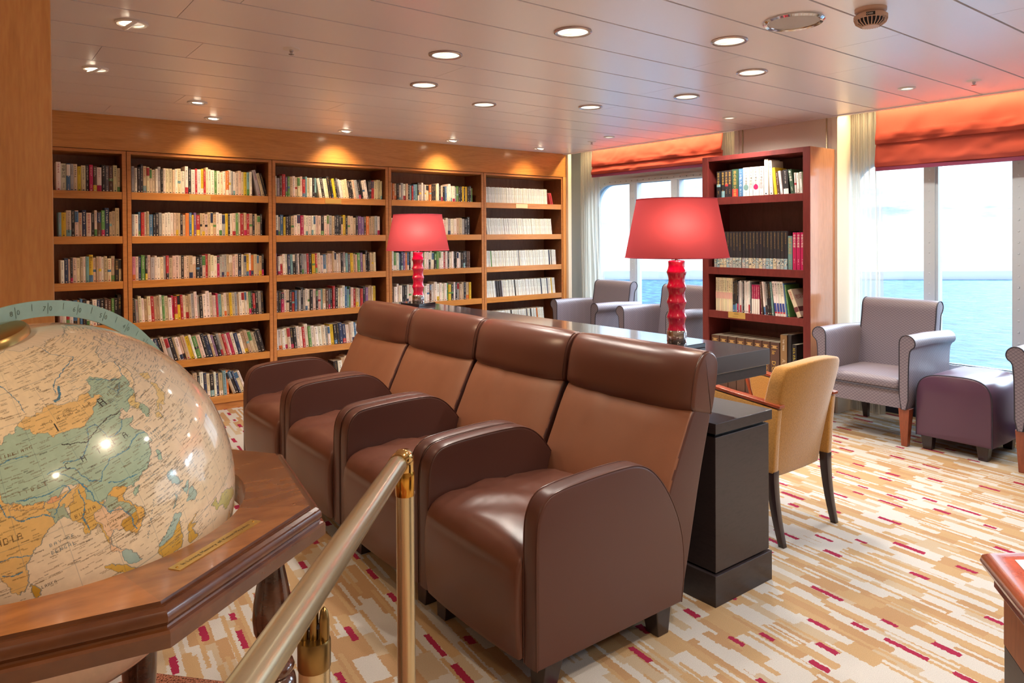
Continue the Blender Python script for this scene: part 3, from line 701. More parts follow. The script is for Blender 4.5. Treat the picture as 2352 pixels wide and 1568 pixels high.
m, t, b, out = newmat('glass_edge'); b.inputs['Base Color'].default_value = lin('70a090'); b.inputs['Roughness'].default_value = 0.05; b.inputs['Transmission Weight'].default_value = 0.8
MB().box(2.10-2.49+0.30, 2.682-2.49, 1.712-3.2, 1.716-3.2+0, 0.9722, 0.9724)

# ================================================================== table lamps
def make_lamp(label):
    t_ = thing('table_lamp', label, 'lamp', (0, 0, 0.979), 0, 'red glass table lamps on the dark desk')
    MB().box(-0.085, 0.085, -0.085, 0.085, -0.0065, 0.012).build('base_plate', 'black_gloss', t_, smooth=0, bevel=0.002)
    MB().lathe([(0.040, 0.012), (0.042, 0.016), (0.042, 0.060), (0.038, 0.066), (0.02, 0.067)], 36).build('metal_collar', 'chrome', t_)
    prof = []; z0, z1 = 0.066, 0.358
    for k in range(61):
        q = k/60; z = z0+(z1-z0)*q; r = 0.0375-0.0052*math.cos(2*PI*q*4.55+0.6)**1
        r = 0.0365+0.0055*(abs(math.sin(PI*(q*4.7+0.35)))**0.55*-1+0.62)*-1 if False else 0.0345+0.0085*(1-abs(math.sin(PI*(q*4.6+0.12)))**0.9)
        prof.append((r, z))
    prof = [(0.001, z0-0.001)]+prof+[(0.030, z1+0.004), (0.012, z1+0.005)]
    MB().lathe(prof, 40).build('glass_column', 'ruby', t_, smooth=50)
    MB().tube([(0, 0, z1), (0, 0, 0.46)], 0.008, 10).build('neck', 'chrome', t_)
    mb = MB().lathe([(0.2175, 0.376), (0.168, 0.622)], 64); mb.f = [f for f in mb.f if len(f) == 4]; mb.c = mb.c[:len(mb.f)]
    sh = mb.build('lamp_shade', 'shade_red', t_, smooth=180)
    s2 = MB().tube([(0.2175*math.cos(a*PI/32), 0.2175*math.sin(a*PI/32), 0.376) for a in range(64)], 0.002, 6, closed=True); s2.build('shade_trim', 'shade_trim', sh)
    MB().tube([(0.168*math.cos(a*PI/32), 0.168*math.sin(a*PI/32), 0.622) for a in range(64)], 0.002, 6, closed=True).build('shade_trim', 'shade_trim', sh)
    mb = MB()
    for k in range(3): mb.tube([(0, 0, 0.61), (0.166*math.cos(2*PI*k/3), 0.166*math.sin(2*PI*k/3), 0.618)], 0.002, 6)
    mb.tube([(0, 0, 0.42), (0, 0, 0.61)], 0.003, 6).build('shade_carrier', 'chrome', t_)
    MB().lathe([(0.014, 0.44), (0.030, 0.47), (0.032, 0.50), (0.018, 0.53), (0, 0.535)], 20).build('bulb', 'bulb_glow', t_)
    l = bpy.data.lights.new('bulb_light', 'POINT'); l.energy = 2.0; l.color = (1, 0.7, 0.45); l.shadow_soft_size = 0.035
    o = bpy.data.objects.new('bulb_light', l); C.objects.link(o); o.parent = t_; o.location = (-0.085, -0.085, 0.50)
    return t_
plain('shade_trim', 'b83048', 0.7); emis('bulb_glow', (1, 0.75, 0.5, 1), 5)
lp = make_lamp('near table lamp with red shade and wavy ruby glass column before the free-standing bookcase')
lp.location = (2.415, 1.985, 0.979)
dup(lp, (2.515, 4.34, 0.979), 0.3, 'far table lamp with pinkish-red shade, in front of the wall bookcases')

# ================================================================== grey roll-arm chairs by the windows
def make_grey(label, group):
    t_ = thing('upholstered_armchair', label, 'armchair', (0, 0, 0), 0, group)   # local: front at x=-0.30, faces -x
    def arm(s_):
        # profile in (y,z): s_=1 far side, -1 near side ; roll points outward
        p = [(0.262, .255), (0.262, .66), (0.262, .715), (0.275, .745), (0.300, .760), (0.330, .758), (0.356, .738), (0.366, .708), (0.358, .682), (0.338, .668), (0.326, .640), (0.320, .52), (0.318, .255)]
        p = chaikin([(y*s_, z) for y, z in p], 1)
        n = len(p); vs = []; xs = [-0.305, -0.297, 0.0, 0.20, 0.36]
        for i, x in enumerate(xs):
            f_ = 0 if i else 0.004
            for y, z in p: vs.append((x, y*(1-f_), z*(1-f_*0.5)-(0.018*max(0, x-0.0)/0.36)))
        fs = [(i*n+k, i*n+(k+1) % n, (i+1)*n+(k+1) % n, (i+1)*n+k) for i in range(len(xs)-1) for k in range(n)]+[tuple(range(n)), tuple((len(xs)-1)*n+k for k in range(n))]
        a = MB().add(vs, fs).build('armrest', 'diamond', t_, smooth=50)
        MB().tube([(-0.303, y, z) for y, z in p], 0.0045, 6, closed=True).build('piping', 'piping_grey', a)
    arm(1); arm(-1)
    MB().box(-0.285, 0.34, -0.262, 0.262, 0.255, 0.375).build('seat_rail', 'diamond', t_, smooth=0)
    cu = rbox(-0.300, 0.22, -0.260, 0.260, 0.372, 0.455, 0.035, 0.022).build('seat_cushion', 'diamond', t_, smooth=60)
    MB().tube([(-0.298, -0.26, 0.378), (-0.298, 0.26, 0.378)], 0.005, 6).build('piping', 'piping_grey', cu)
    bp_ = [(0.17, .36), (0.20, .52), (0.235, .70), (0.262, .84), (0.268, .90), (0.285, .935), (0.325, .952), (0.368, .940), (0.385, .905), (0.372, .872), (0.342, .850), (0.335, .80), (0.315, .62), (0.30, .40), (0.30, .26), (0.17, .26)]
    bk = soft_panel(smooth_open(bp_, 1), -0.272, 0.272, 0.012, 0.006, 4, 8).build('backrest', 'diamond', t_, smooth=50)
    for s_ in (-1, 1): MB().tube([(x, s_*0.270, z) for x, z in smooth_open(bp_, 1)], 0.0045, 6).build('piping', 'piping_grey', bk)
    for x, y in ((-0.255, -0.285), (-0.255, 0.285)): taper_leg(x, y, 0, 0.257, 0.020, 0.036, -0.008, 0).build('leg', 'cherry_leg', t_, smooth=0, bevel=0.003)
    for x, y in ((0.30, -0.27), (0.30, 0.27)): taper_leg(x, y, 0, 0.257, 0.018, 0.030, 0.03, 0).build('leg', 'dark_leg', t_, smooth=0, bevel=0.003)
    return t_
GG = 'grey quilted armchairs by the windows'
gc = make_grey('grey diamond-pattern armchair beside the free-standing bookcase, seen whole before the near window', GG)
gc.location = (5.35, 2.50, 0)
dup(gc, (5.38, 5.54, 0), 0, 'grey diamond-pattern armchair farthest away, beside the sheer curtain in the corner', GG)
dup(gc, (5.38, 4.56, 0), 0, 'grey diamond-pattern armchair behind the near red lamp, before the far window', GG)
dup(gc, (5.33, 1.24, 0), 0, 'grey diamond-pattern armchair cut off by the right edge of the picture', GG)

# ottoman cube between the chairs
t_ = thing('ottoman', 'purple-brown leather cube stool between two grey armchairs under the window', 'ottoman', (5.36, 1.925, 0))
pf = [(-.222, .09), (-.222, .36), (-.216, .43), (-.190, .482), (-.145, .508), (-.08, .517), (.08, .512), (.15, .500), (.200, .468), (.222, .42), (.228, .36), (.228, .09)]
pf = smooth_open(pf, 2); n = len(pf); xs = [(-0.262, 0.012), (-0.259, 0.005), (-0.252, 0.0), (0, -0.004), (0.245, 0), (0.256, 0.008)]; vs = []
for x, d in xs:
    for y, z in pf:
        r_ = Vector((y, z-0.28)); r_ = r_*(1-d*3.0); vs.append((x, r_.x, max(0.085, r_.y+0.28)))
fs = [(i*n+k, i*n+(k+1) % n, (i+1)*n+(k+1) % n, (i+1)*n+k) for i in range(len(xs)-1) for k in range(n)]+[tuple(range(n)), tuple((len(xs)-1)*n+k for k in range(n))]
MB().add(vs, fs).build('cushion_cube', 'leather_purple', t_, smooth=50)
MB().tube([(-0.255, y, z) for y, z in pf], 0.004, 6).build('piping', 'piping_grey', t_)
for x in (-0.215, 0.21):
    for y in (-0.165, 0.165): taper_leg(x, y, 0, 0.095, 0.026, 0.036, 0, 0).build('leg', 'dark_leg', t_, smooth=0, bevel=0.003)

# ================================================================== mustard velvet armchair at the desk
t_ = thing('velvet_armchair', 'mustard velvet armchair seen from behind, dark wooden arm rails and legs', 'armchair', (3.228, 1.832, 0))
W = 0.228
# back: curved slab, leaning; local y: back plane near 0 (camera side), seat goes +y
nx, nz_ = 16, 14
def back_pt(u, v, off):
    z = 0.30+(0.545)*v; hw = W*(0.985+0.12*v)
    if v > 0.92: hw -= 0.02*(v-0.92)/0.08
    x = u*hw; y = 0.085-0.150*v**1.15+0.045*abs(u)**2.6*(0.2+v)
    z += 0.028*(1-u*u)*v**6-0.010
    th = 0.105*(1-0.30*v)
    return Vector((x, y+(th if off else 0), z))
vs = []; fs = []
P_ = {}
for side in (0, 1):
    for i in range(nx+1):
        for j in range(nz_+1):
            u = -1+2*i/nx; v = j/nz_; P_[(side, i, j)] = len(vs); vs.append(back_pt(u, v, side))
for i in range(nx):
    for j in range(nz_):
        fs.append((P_[0, i, j], P_[0, i+1, j], P_[0, i+1, j+1], P_[0, i, j+1])); fs.append((P_[1, i, j], P_[1, i, j+1], P_[1, i+1, j+1], P_[1, i+1, j]))
for i in range(nx): fs += [(P_[0, i, 0], P_[1, i, 0], P_[1, i+1, 0], P_[0, i+1, 0]), (P_[0, i, nz_], P_[0, i+1, nz_], P_[1, i+1, nz_], P_[1, i, nz_])]
for j in range(nz_): fs += [(P_[0, 0, j], P_[0, 0, j+1], P_[1, 0, j+1], P_[1, 0, j]), (P_[0, nx, j], P_[1, nx, j], P_[1, nx, j+1], P_[0, nx, j+1])]
MB().add(vs, fs).build('backrest', 'velvet', t_, smooth=80, bevel=0.014, seg=3)
rbox(-W+0.01, W-0.01, 0.12, 0.52, 0.30, 0.455, 0.035, 0.015).build('seat', 'velvet', t_, smooth=60)
for s_ in (-1, 1):
    xa = s_*(W+0.012)
    poly = [(0.045, .335), (0.035, .50), (0.022, .640), (0.30, .668), (0.505, .690), (0.49, .60), (0.455, .50), (0.44, .335)]
    a = MB().prism(poly, 'x', xa-0.021, xa+0.021).build('arm_panel', 'velvet', t_, smooth=30, bevel=0.009, seg=3)
    rail = [(0.015, .652), (0.30, .680), (0.51, .704), (0.530, .698), (0.520, .66), (0.50, .60), (0.468, .50), (0.452, .34)]
    vs = []; hwid = 0.019
    mb = MB()
    for (ya, za), (yb, zb) in zip(rail[:-1], rail[1:]):
        d = Vector((yb-ya, zb-za)).normalized(); nn_ = Vector((-d.y, d.x))*0.007
        mb.prism([(ya-nn_.x-d.x*0.003, za-nn_.y-d.y*0.003), (yb-nn_.x+d.x*0.003, zb-nn_.y+d.y*0.003), (yb+nn_.x+d.x*0.003, zb+nn_.y+d.y*0.003), (ya+nn_.x-d.x*0.003, za+nn_.y-d.y*0.003)], 'x', xa-hwid-0.003, xa+hwid+0.003)
    mb.build('arm_rail', 'table_cherry', a, smooth=0, bevel=0.002)
    taper_leg(xa-s_*0.004, 0.066, 0, 0.345, 0.014, 0.022, s_*-0.004, -0.05, 0.8, 8).build('leg', 'dark_leg', t_, smooth=30, bevel=0.002)
    taper_leg(xa-s_*0.004, 0.43, 0, 0.345, 0.014, 0.020).build('leg', 'dark_leg', t_, smooth=0, bevel=0.002)

# ================================================================== small black coffee table by the far chair
t_ = thing('coffee_table', 'black coffee table with glass top, just visible beyond the desk counter', 'table', (4.43, 5.42, 0))
MB().box(-0.29, 0.29, -0.36, 0.36, 0.54, 0.585).build('tabletop', 'black_gloss', t_, smooth=0, bevel=0.003)
MB().box(-0.295, 0.295, -0.365, 0.365, 0.586, 0.594).build('glass_top', 'glass_edge', t_, smooth=0)
for x in (-0.25, 0.25):
    for y in (-0.32, 0.32): MB().box(x-0.025, x+0.025, y-0.025, y+0.025, 0, 0.54).build('leg', 'espresso', t_, smooth=0)

# ================================================================== corner of a cherry table at lower right
t_ = thing('side_table', 'cherry table corner at lower right with rounded edge and pale polished inset', 'table', (1.98, 0.34, 0), 0)
TZ = 0.75
# octagonal top; the visible corner points at the viewer's left
c0 = Vector((1.774-1.98, 0.616-0.34)); e_far = Vector((0.81, -0.59)).normalized(); e_near = Vector((-0.81, -0.59)).normalized()
def tp(d):
    # corner polygon inset by d
    bis = (e_far+e_near).normalized(); s_ = d/abs(e_far.x*bis.y-e_far.y*bis.x); c = c0+bis*s_
    L1 = 0.62
    return [c, c+e_far*L1, c+e_far*L1+e_near*L1, c+e_near*L1]
cs = tp(0)
prf = [(0.0, 0.0), (0.006, 0.014), (0.016, 0.020), (0.030, 0.020)]
mb = MB(); rings = []
levels = [(0.022, TZ-0.042), (0.006, TZ-0.036), (0.0, TZ-0.022), (0.004, TZ-0.009), (0.016, TZ-0.001), (0.040, TZ), (0.052, TZ)]
vs = []
for d, z in levels:
    vs += [(p.x, p.y, z) for p in tp(d)]
fs = [(i*4+k, i*4+(k+1) % 4, (i+1)*4+(k+1) % 4, (i+1)*4+k) for i in range(len(levels)-1) for k in range(4)]+[(0, 1, 2, 3), tuple((len(levels)-1)*4+k for k in range(4))]
mb.add(vs, fs).build('tabletop', 'table_cherry', t_, smooth=50)
mb = MB(); q = tp(0.054); mb.prism([(p.x, p.y) for p in q], 'z', TZ-0.004, TZ+0.0015).build('stone_inset', 'marble', t_, smooth=0)
def bandp(d0, z0, z1, nm, mat): MB().prism([(p.x, p.y) for p in tp(d0)], 'z', z0, z1).build(nm, mat, t_, smooth=0, bevel=0.002)
bandp(0.022, TZ-0.072, TZ-0.040, 'moulding', 'table_cherry'); bandp(0.037, 0.56, TZ-0.07, 'apron', 'table_cherry_light'); bandp(0.038, 0.0, 0.56, 'cabinet_body', 'espresso')
# ================================================================== globe in an octagonal stand
GC = Vector((.11249, 1.63793, .93755)); GR = .35
QM = np.array([[-0.965616, 0.101901, -0.239168], [-0.062638, -0.984069, -0.166385], [-0.252313, -0.145683, 0.956616]])
GLOBE = thing('floor_globe', 'large old political globe resting in an octagonal wooden stand at left', 'globe', (GC.x, GC.y, 0.1))
def G3(x, y, z): return (x-GC.x, y-GC.y, z-0.1)
# ---- the printed map, as corner colours of the sphere mesh
LAND = [
 ('ussr', [(30,70),(40,66.5),(45,68),(60,69),(68,68.5),(72,73),(80,73),(87,75),(95,76),(105,77.5),(113,73.7),(127,73.3),(130,71),(140,72.5),(150,71.5),(160,69.7),(170,70),(182,69),(189,66),(183,65),(179,62.5),(174,61.7),(170,60),(166,60),(163,58),(163,56),(160,55.5),(158.5,52.8),(156.7,51),(155.7,54),(156,57.5),(160,60.5),(163.5,61.8),(160,61.8),(156.5,61.5),(155,59.3),(152,59),(148.5,59.4),(142.5,59.2),(138,56.5),(135.2,54.7),(138,54),(141.3,53),(140.5,51),(140.3,48.5),(135.5,44.5),(132,43.2),(130.6,42.4),(131,44.8),(125,46),(115,45),(100,46),(85,45),(74.9,37.3),(66,37.5),(60,37),(52,37),(49,40),(50,45),(40,47),(30,45)]),
 ('afg', [(61,35),(61,30),(66.5,30),(69.5,33.5),(71,36.3),(74.9,37.3),(70,38),(66,37.5),(60,37)]),
 ('iran', [(45,40),(44,34),(48,30),(52,27.5),(57,26.5),(61,25),(61,35),(60,37),(54,37.2),(50,37.3),(48.5,39)]),
 ('pak', [(61,25.2),(66.5,25),(68.5,23.5),(70.5,24),(70,27.8),(73.5,30),(74.5,31.5),(74,34.5),(76,36),(74.9,37.3),(71,36),(69.5,33.5),(66.5,30),(61,29.5)]),
 ('mong', [(87.8,49.1),(90.9,46.9),(91,45.2),(95.4,44.3),(96.4,42.7),(100,42.6),(105,41.6),(109.5,42.5),(111.9,43.7),(113.5,44.8),(116,46.3),(119.7,46.6),(118,47.9),(115.6,47.8),(116.7,49.8),(114,50.2),(110.5,49.2),(107,49.7),(102.3,50.6),(102.2,51.3),(98.9,52),(98,50.4),(94.5,50.2),(92,50.7)]),
 ('china', [(73.5,39.5),(76,40.5),(80,42),(80.3,44.8),(82.5,45.3),(83,47.2),(85.7,47.3),(87.8,49.1),(90.9,46.9),(91,45.2),(95.4,44.3),(96.4,42.7),(100,42.6),(105,41.6),(109.5,42.5),(111.9,43.7),(113.5,44.8),(116,46.3),(119.7,46.6),(118,47.9),(115.6,47.8),(116.7,49.8),(119.3,50.3),(120.8,53.2),(123.6,53.5),(127.5,50),(127.6,49.5),(130.7,48.9),(131,47.7),(134.9,48.4),(133,45),(131,44.8),(131,43),(130.6,42.4),(128,42),(126.5,41.6),(124.3,39.9),(121.5,38.8),(121.9,40.7),(119,39.1),(117.7,38.8),(119,37.3),(122.5,37.2),(120,35.8),(119.3,34.8),(121,32.5),(121.9,31),(121.8,29.2),(120,26.5),(118.5,24.7),(116.8,23.2),(113.7,22.4),(110.5,21.2),(109.7,20.5),(109.6,21.6),(108,21.6),(106.7,22.3),(105.3,23.3),(102.3,22.5),(101.5,21.2),(99.9,22),(97.7,24),(98.6,27),(97.4,28.3),(94.5,29.3),(91.8,27.8),(89,27.7),(88,27.9),(85,28.3),(81.2,30.3),(78.7,31.5),(79,34.3),(76,36),(74.9,37.3)]),
 ('china', [(108.7,19.3),(110.2,20.1),(111,19.7),(110,18.4),(108.8,18.5)]), ('china', [(120.1,23),(121.2,25.1),(122,25),(121,22)]),
 ('nkorea', [(124.3,39.9),(126.5,41.6),(128,42),(130.6,42.4),(129.7,41),(127.5,39.8),(128.4,38.5),(126.7,37.8),(125,37.9),(125.2,39.5)]),
 ('skorea', [(128.4,38.5),(129.4,37),(129.3,35.3),(126.5,34.4),(126.5,36.5),(126.7,37.8)]),
 ('japan', [(140,41.5),(141.5,45.4),(143.5,44.2),(145.5,43.4),(143.3,42),(141,42.5)]),
 ('japan', [(140.3,41.2),(141.5,41.3),(142,39.5),(141,38),(140.8,35.7),(139,34.8),(137,34.6),(136,33.5),(135,34.6),(131,34),(133,35.5),(136,35.7),(137,37.4),(138.5,37.4),(139.8,39),(140,40.5)]),
 ('japan', [(130,33.5),(131.7,33.5),(131.3,31.3),(130.3,31.3),(129.8,32.8)]), ('japan', [(132.3,33.4),(134.3,34.3),(134.6,33.8),(133,32.8)]),
 ('ussr', [(142,46),(143.5,49),(143,52),(142.8,54.3),(142,53),(142,49)]),
 ('india', [(74,34.5),(76,36),(79,34.3),(78.7,31.5),(81,30.2),(80.3,28.8),(84,27.4),(88,26.4),(88.2,27.8),(89,26.8),(92,26.9),(92,27.8),(97.4,28.3),(95,26.5),(93.3,24),(92,24),(92.3,25.1),(89.8,25.3),(88.1,25.8),(88.7,24.2),(89,21.7),(87,21.5),(86.8,20.2),(85,19.4),(82.3,16.7),(80.2,15.5),(80.3,13.2),(79.9,10.3),(78,8.6),(77.5,8.1),(76.3,9.8),(74.8,13),(73.3,17),(72.8,20.5),(70,20.9),(69,22.4),(70.5,24),(70,27.8),(73.5,30),(74.5,31.5)]),
 ('nepal', [(80.1,28.8),(81.2,30.3),(85,28.3),(88,27.9),(88,26.4),(84,27.4)]), ('bhutan', [(88.9,27.3),(90,28.2),(92,27.8),(92,26.9),(89,26.8)]),
 ('bangla', [(88.1,25.8),(89.8,25.3),(92.3,25.1),(92,23.5),(92.3,21),(91,22.6),(89,21.7),(88.7,24.2)]),
 ('burma', [(92.3,21),(92.6,22),(93.3,24),(95,26.5),(97.4,28.3),(98.6,27),(97.7,24),(99.9,22),(101,21.5),(100,20.3),(98,19.5),(97.5,18),(98.7,16),(98.4,14),(99.2,11.8),(98.6,10),(98.3,12),(97.8,15),(97.5,16.8),(96,16.2),(95.2,15.8),(94.3,16),(94.4,18.5),(93.5,20)]),
 ('thai', [(100,20.3),(101,19.5),(101,17.8),(102.5,18),(104,18.3),(104.8,16.5),(105.5,14.5),(102.5,13.7),(102.7,12),(101,12.7),(100.7,13.5),(100,13.3),(99.6,11.6),(99.2,9.5),(100.5,7.3),(102,6.2),(101,5.8),(99.8,6.7),(98.4,8.2),(98.6,10),(99.2,11.8),(98.4,14),(98.7,16),(97.5,18),(98,19.5)]),
 ('laos', [(100,20.3),(101.5,21.2),(102.3,22.5),(104.5,20.5),(105,18.8),(107.5,15.8),(107.5,14.5),(105.5,14.5),(104.8,16.5),(104,18.3),(102.5,18),(101,17.8),(101,19.5)]),
 ('camb', [(102.5,13.7),(105.5,14.5),(107.5,14.5),(107.5,12.3),(106,11.3),(104.5,10.5),(103.2,11),(102.7,12)]),
 ('viet', [(102.3,22.5),(105.3,23.3),(106.7,22.3),(108,21.6),(106,19.9),(105.8,18.7),(107.5,16.5),(109,14.5),(109.3,12),(107,10.4),(105,8.7),(104.5,10.5),(106,11.3),(107.5,12.3),(107.5,15.8),(105,18.8),(104.5,20.5)]),
 ('malay', [(100.2,6.5),(102,6.2),(103.4,4),(104.2,1.4),(103.4,1.4),(101.3,2.8),(100.4,5)]),
 ('malay', [(109.6,1.8),(111.3,2.7),(113,3.3),(115,5.2),(116.8,7),(119,5.2),(117.8,4.1),(115.5,3),(114,1.4),(111,1),(109.8,1.3)]),
 ('indo', [(109.6,1.5),(111,1),(114,1.4),(115.5,3),(117.8,4.1),(117.5,1),(116.2,-3.5),(114.5,-4),(110.2,-2.9),(109,0.2)]),
 ('indo', [(95.3,5.6),(97.5,5.2),(100.3,2.6),(103.5,-1),(106,-3),(105.5,-5.8),(102.3,-4),(98.7,1.7)]),
 ('indo', [(119.5,-5.5),(119,-3),(120,1),(125,1.6),(121,.5),(123.3,-1),(121,-1.5),(122.5,-5)]), ('indo', [(105.2,-6.8),(108.5,-6.8),(114.4,-7.8),(114.4,-8.7),(108,-7.8)]),
 ('phil', [(120.4,18.5),(122.2,18.4),(121.6,16),(124,13),(120.7,13.8),(120,16)]), ('phil', [(122,7),(123.5,8.6),(125.5,9.7),(126.5,7.3),(125.5,5.8),(124,6.5)]), ('phil', [(122,11.8),(123.2,11),(125.5,12),(125,10.2),(123,9.2)]), ('phil', [(117.2,8.4),(119.5,11.3),(119.6,10.5),(117.5,8.3)]),
 ('ceylon', [(79.8,8),(80.2,9.8),(81.8,7.5),(81.2,6.1),(80.1,6)]),
 ('guinea', [(131,-0.8),(134,-0.8),(135,-3.3),(138,-1.7),(141,-2.6),(145.7,-5),(147.8,-6.2),(150.8,-10.5),(147,-9.5),(143.5,-8.5),(141,-9.1),(138,-8),(137.8,-5.3),(135,-4.5),(133,-4),(132.5,-2.6)]),
 ('aus', [(114,-22),(122,-18),(129,-15),(132,-11.5),(136,-12),(139,-17),(142,-11),(146,-19),(153,-26),(150,-37),(140,-38),(131,-31.5),(116,-35)]),
 ('alaska', [(192,65.5),(198,71),(220,70),(240,69),(240,60),(220,60),(208,60),(200,56),(197,60)]),
]
PAL = dict(ussr='f0e0bc', afg='e3c98f', iran='e9d6b0', pak='c3cfae', mong='ebc987', china='a8c7b2', nkorea='e4cf8e', skorea='a3bfa8', japan='e2cc90', india='e2c07c', nepal='e6bc74', bhutan='e0a97c', bangla='a5baa2',
           burma='dcb868', thai='e6c8a6', laos='a8bda6', camb='c79f48', viet='e3b765', malay='a2c3bf', indo='d8b45a', phil='aac9c4', ceylon='c79f3e', guinea='c2c47e', aus='e8c690', alaska='ecd9bb')
def build_map():
    lon = np.concatenate([np.arange(-120, 52, 3.0), np.arange(52, 60, 0.25), np.arange(60, 152, 0.115), np.arange(152, 184, 0.2), np.arange(184, 240.1, 3.0)]); lon[-1] = 240
    lat = np.concatenate([np.arange(-90, -16, 2.0), np.arange(-16, 0, 0.2), np.arange(0, 58, 0.115), np.arange(58, 80, 0.17), np.arange(80, 90, 0.8), [90]])
    LO, LA = np.meshgrid(lon, lat, indexing='ij'); rs = np.random.RandomState(5)
    def fbm(seed):       # cheap smooth noise in lon/lat
        r_ = np.random.RandomState(seed); o = np.zeros_like(LO)
        for f, a in ((0.35, .5), (0.9, .30), (2.1, .16), (4.7, .09)):
            for _ in range(3):
                th = r_.uniform(0, 2*PI); ph = r_.uniform(0, 2*PI); o += a/1.7*np.sin(f*2*PI*(LO*np.cos(th)+LA*np.sin(th))*0.55+ph+1.3*np.sin(f*3*(LA*np.cos(th)-LO*np.sin(th))))
        return o
    WX, WY = LO+0.55*fbm(1), LA+0.42*fbm(2)
    idx = np.zeros(LO.shape, np.int16); names = ['sea']+list(PAL)
    for nm, poly in LAND:
        P = np.array(poly, float); x0, x1, y0, y1 = P[:, 0].min()-1.5, P[:, 0].max()+1.5, P[:, 1].min()-1.5, P[:, 1].max()+1.5
        ia = np.where((lon >= x0) & (lon <= x1))[0]; ja = np.where((lat >= y0) & (lat <= y1))[0]
        if not len(ia) or not len(ja): continue
        sl = np.s_[ia[0]:ia[-1]+1, ja[0]:ja[-1]+1]; X_, Y_ = WX[sl], WY[sl]; ins = np.zeros(X_.shape, bool)
        for k in range(len(P)):
            ax, ay = P[k]; bx, by = P[k-1]
            if ay == by: continue
            c = ((ay > Y_) != (by > Y_)) & (X_ < (bx-ax)*(Y_-ay)/(by-ay)+ax); ins ^= c
        idx[sl][ins] = names.index(nm)
    cols = np.array([lin('e6dac0')[:3]]+[lin(PAL[n])[:3] for n in names[1:]]); col = cols[idx].copy()
    col *= (1+0.05*fbm(8))[..., None]
    sea = idx == 0
    e = np.zeros(idx.shape, bool); e[1:] |= idx[1:] != idx[:-1]; e[:, 1:] |= idx[:, 1:] != idx[:, :-1]
    ink = np.array(lin('3f6878')[:3]); brn = np.array(lin('6b5638')[:3]); blk = np.array(lin('2e3230')[:3]); blu = np.array(lin('4a88a8')[:3])
    near = np.zeros_like(e); near[1:-1, 1:-1] = e[1:-1, 1:-1] | (e[:-2, 1:-1] & sea[1:-1, 1:-1])
    col[near] = ink*0.7+col[near]*0.3
    fine = (LO > 52) & (LO < 184) & (LA > -16) & (LA < 80)
    g = (np.abs((LO % 10)-0) < 0.12) | ((np.abs((LA % 10)) < 0.12)); g &= fine; col[g] = col[g]*0.55+ink*0.45
    def line(pts, w, c, jit=0.25):
        for (ax, ay), (bx, by) in zip(pts[:-1], pts[1:]):
            m_ = fine & (LO > min(ax, bx)-1.5) & (LO < max(ax, bx)+1.5) & (LA > min(ay, by)-1.5) & (LA < max(ay, by)+1.5)
            i = np.where(m_)
            if not len(i[0]): continue
            px, py = (LO+0.7*(WX-LO))[i], (LA+0.7*(WY-LA))[i]; dx, dy = bx-ax, by-ay; tt = np.clip(((px-ax)*dx+(py-ay)*dy)/(dx*dx+dy*dy), 0, 1)
            d = np.hypot(px-ax-tt*dx, py-ay-tt*dy); s_ = d < w; col[i[0][s_], i[1][s_]] = c
    for r_ in ([(91,34),(95,34),(98,32.5),(100,28),(103,26.5),(105,29),(108,30.5),(111,30.3),(114,30),(117,31.5),(119,32),(121.8,31.4)], [(96,35),(101,34),(103.5,36),(106,38.5),(107,40.7),(110.5,40.5),(110.5,36),(113,35),(116,36),(118.5,37.7)],
               [(94,33),(97,30),(98.6,26),(100,21),(101,18.3),(104.6,17),(105.5,14),(105.8,10.4)], [(82,30.5),(88,29.3),(94,29.5),(95,28),(91,26),(89.7,24)], [(78,31),(79,28),(82,25.5),(87,25),(89.5,23)], [(97,27),(96.5,23),(95,20),(95.5,16.5)],
               [(80,40.5),(84,41),(88,40.3)], [(83,72),(84,66),(88,62),(92,56),(92,52)], [(127,72),(124,67),(130,62),(118,60),(108,57),(106,54)], [(68,68),(66,62),(70,58),(77,55),(82,50)], [(134.5,48.3),(138,50.5),(140.8,53)], [(122,53),(128,49.6),(131,47.8)], [(112,23),(108,23.5),(104,25)], [(125,48),(125.5,45),(130,47)],
               [(74,18),(78,18),(82,16.6)], [(75.5,14),(79,13.5)], [(70,33),(71,29),(68.5,25)]):
        line(r_, 0.13, blu)
    line([(104,51.6),(107,53),(109,55.6)], 0.42, blu)
    line([(98,39.5),(102,38.3),(104,37.5),(106,37.8),(108,38.5),(110,39.5),(113,40.2),(116,40.5),(119.5,40.1)], 0.16, blk)
    # lettering, a plain 5x7 face
    FNT = dict(A='01110 10001 10001 11111 10001 10001 10001', B='11110 10001 10001 11110 10001 10001 11110', C='01111 10000 10000 10000 10000 10000 01111', D='11110 10001 10001 10001 10001 10001 11110', E='11111 10000 10000 11110 10000 10000 11111', F='11111 10000 10000 11110 10000 10000 10000', G='01111 10000 10000 10011 10001 10001 01111', H='10001 10001 10001 11111 10001 10001 10001', J='00111 00010 00010 00010 00010 10010 01100', I='00100 00100 00100 00100 00100 00100 00100', K='10001 10010 10100 11000 10100 10010 10001', L='10000 10000 10000 10000 10000 10000 11111', M='10001 11011 10101 10101 10001 10001 10001', N='10001 11001 10101 10101 10011 10001 10001', O='01110 10001 10001 10001 10001 10001 01110', P='11110 10001 10001 11110 10000 10000 10000', R='11110 10001 10001 11110 10100 10010 10001', S='01111 10000 10000 01110 00001 00001 11110', T='11111 00100 00100 00100 00100 00100 00100', U='10001 10001 10001 10001 10001 10001 01110', V='10001 10001 10001 10001 01010 01010 00100', Y='10001 10001 01010 00100 00100 00100 00100')
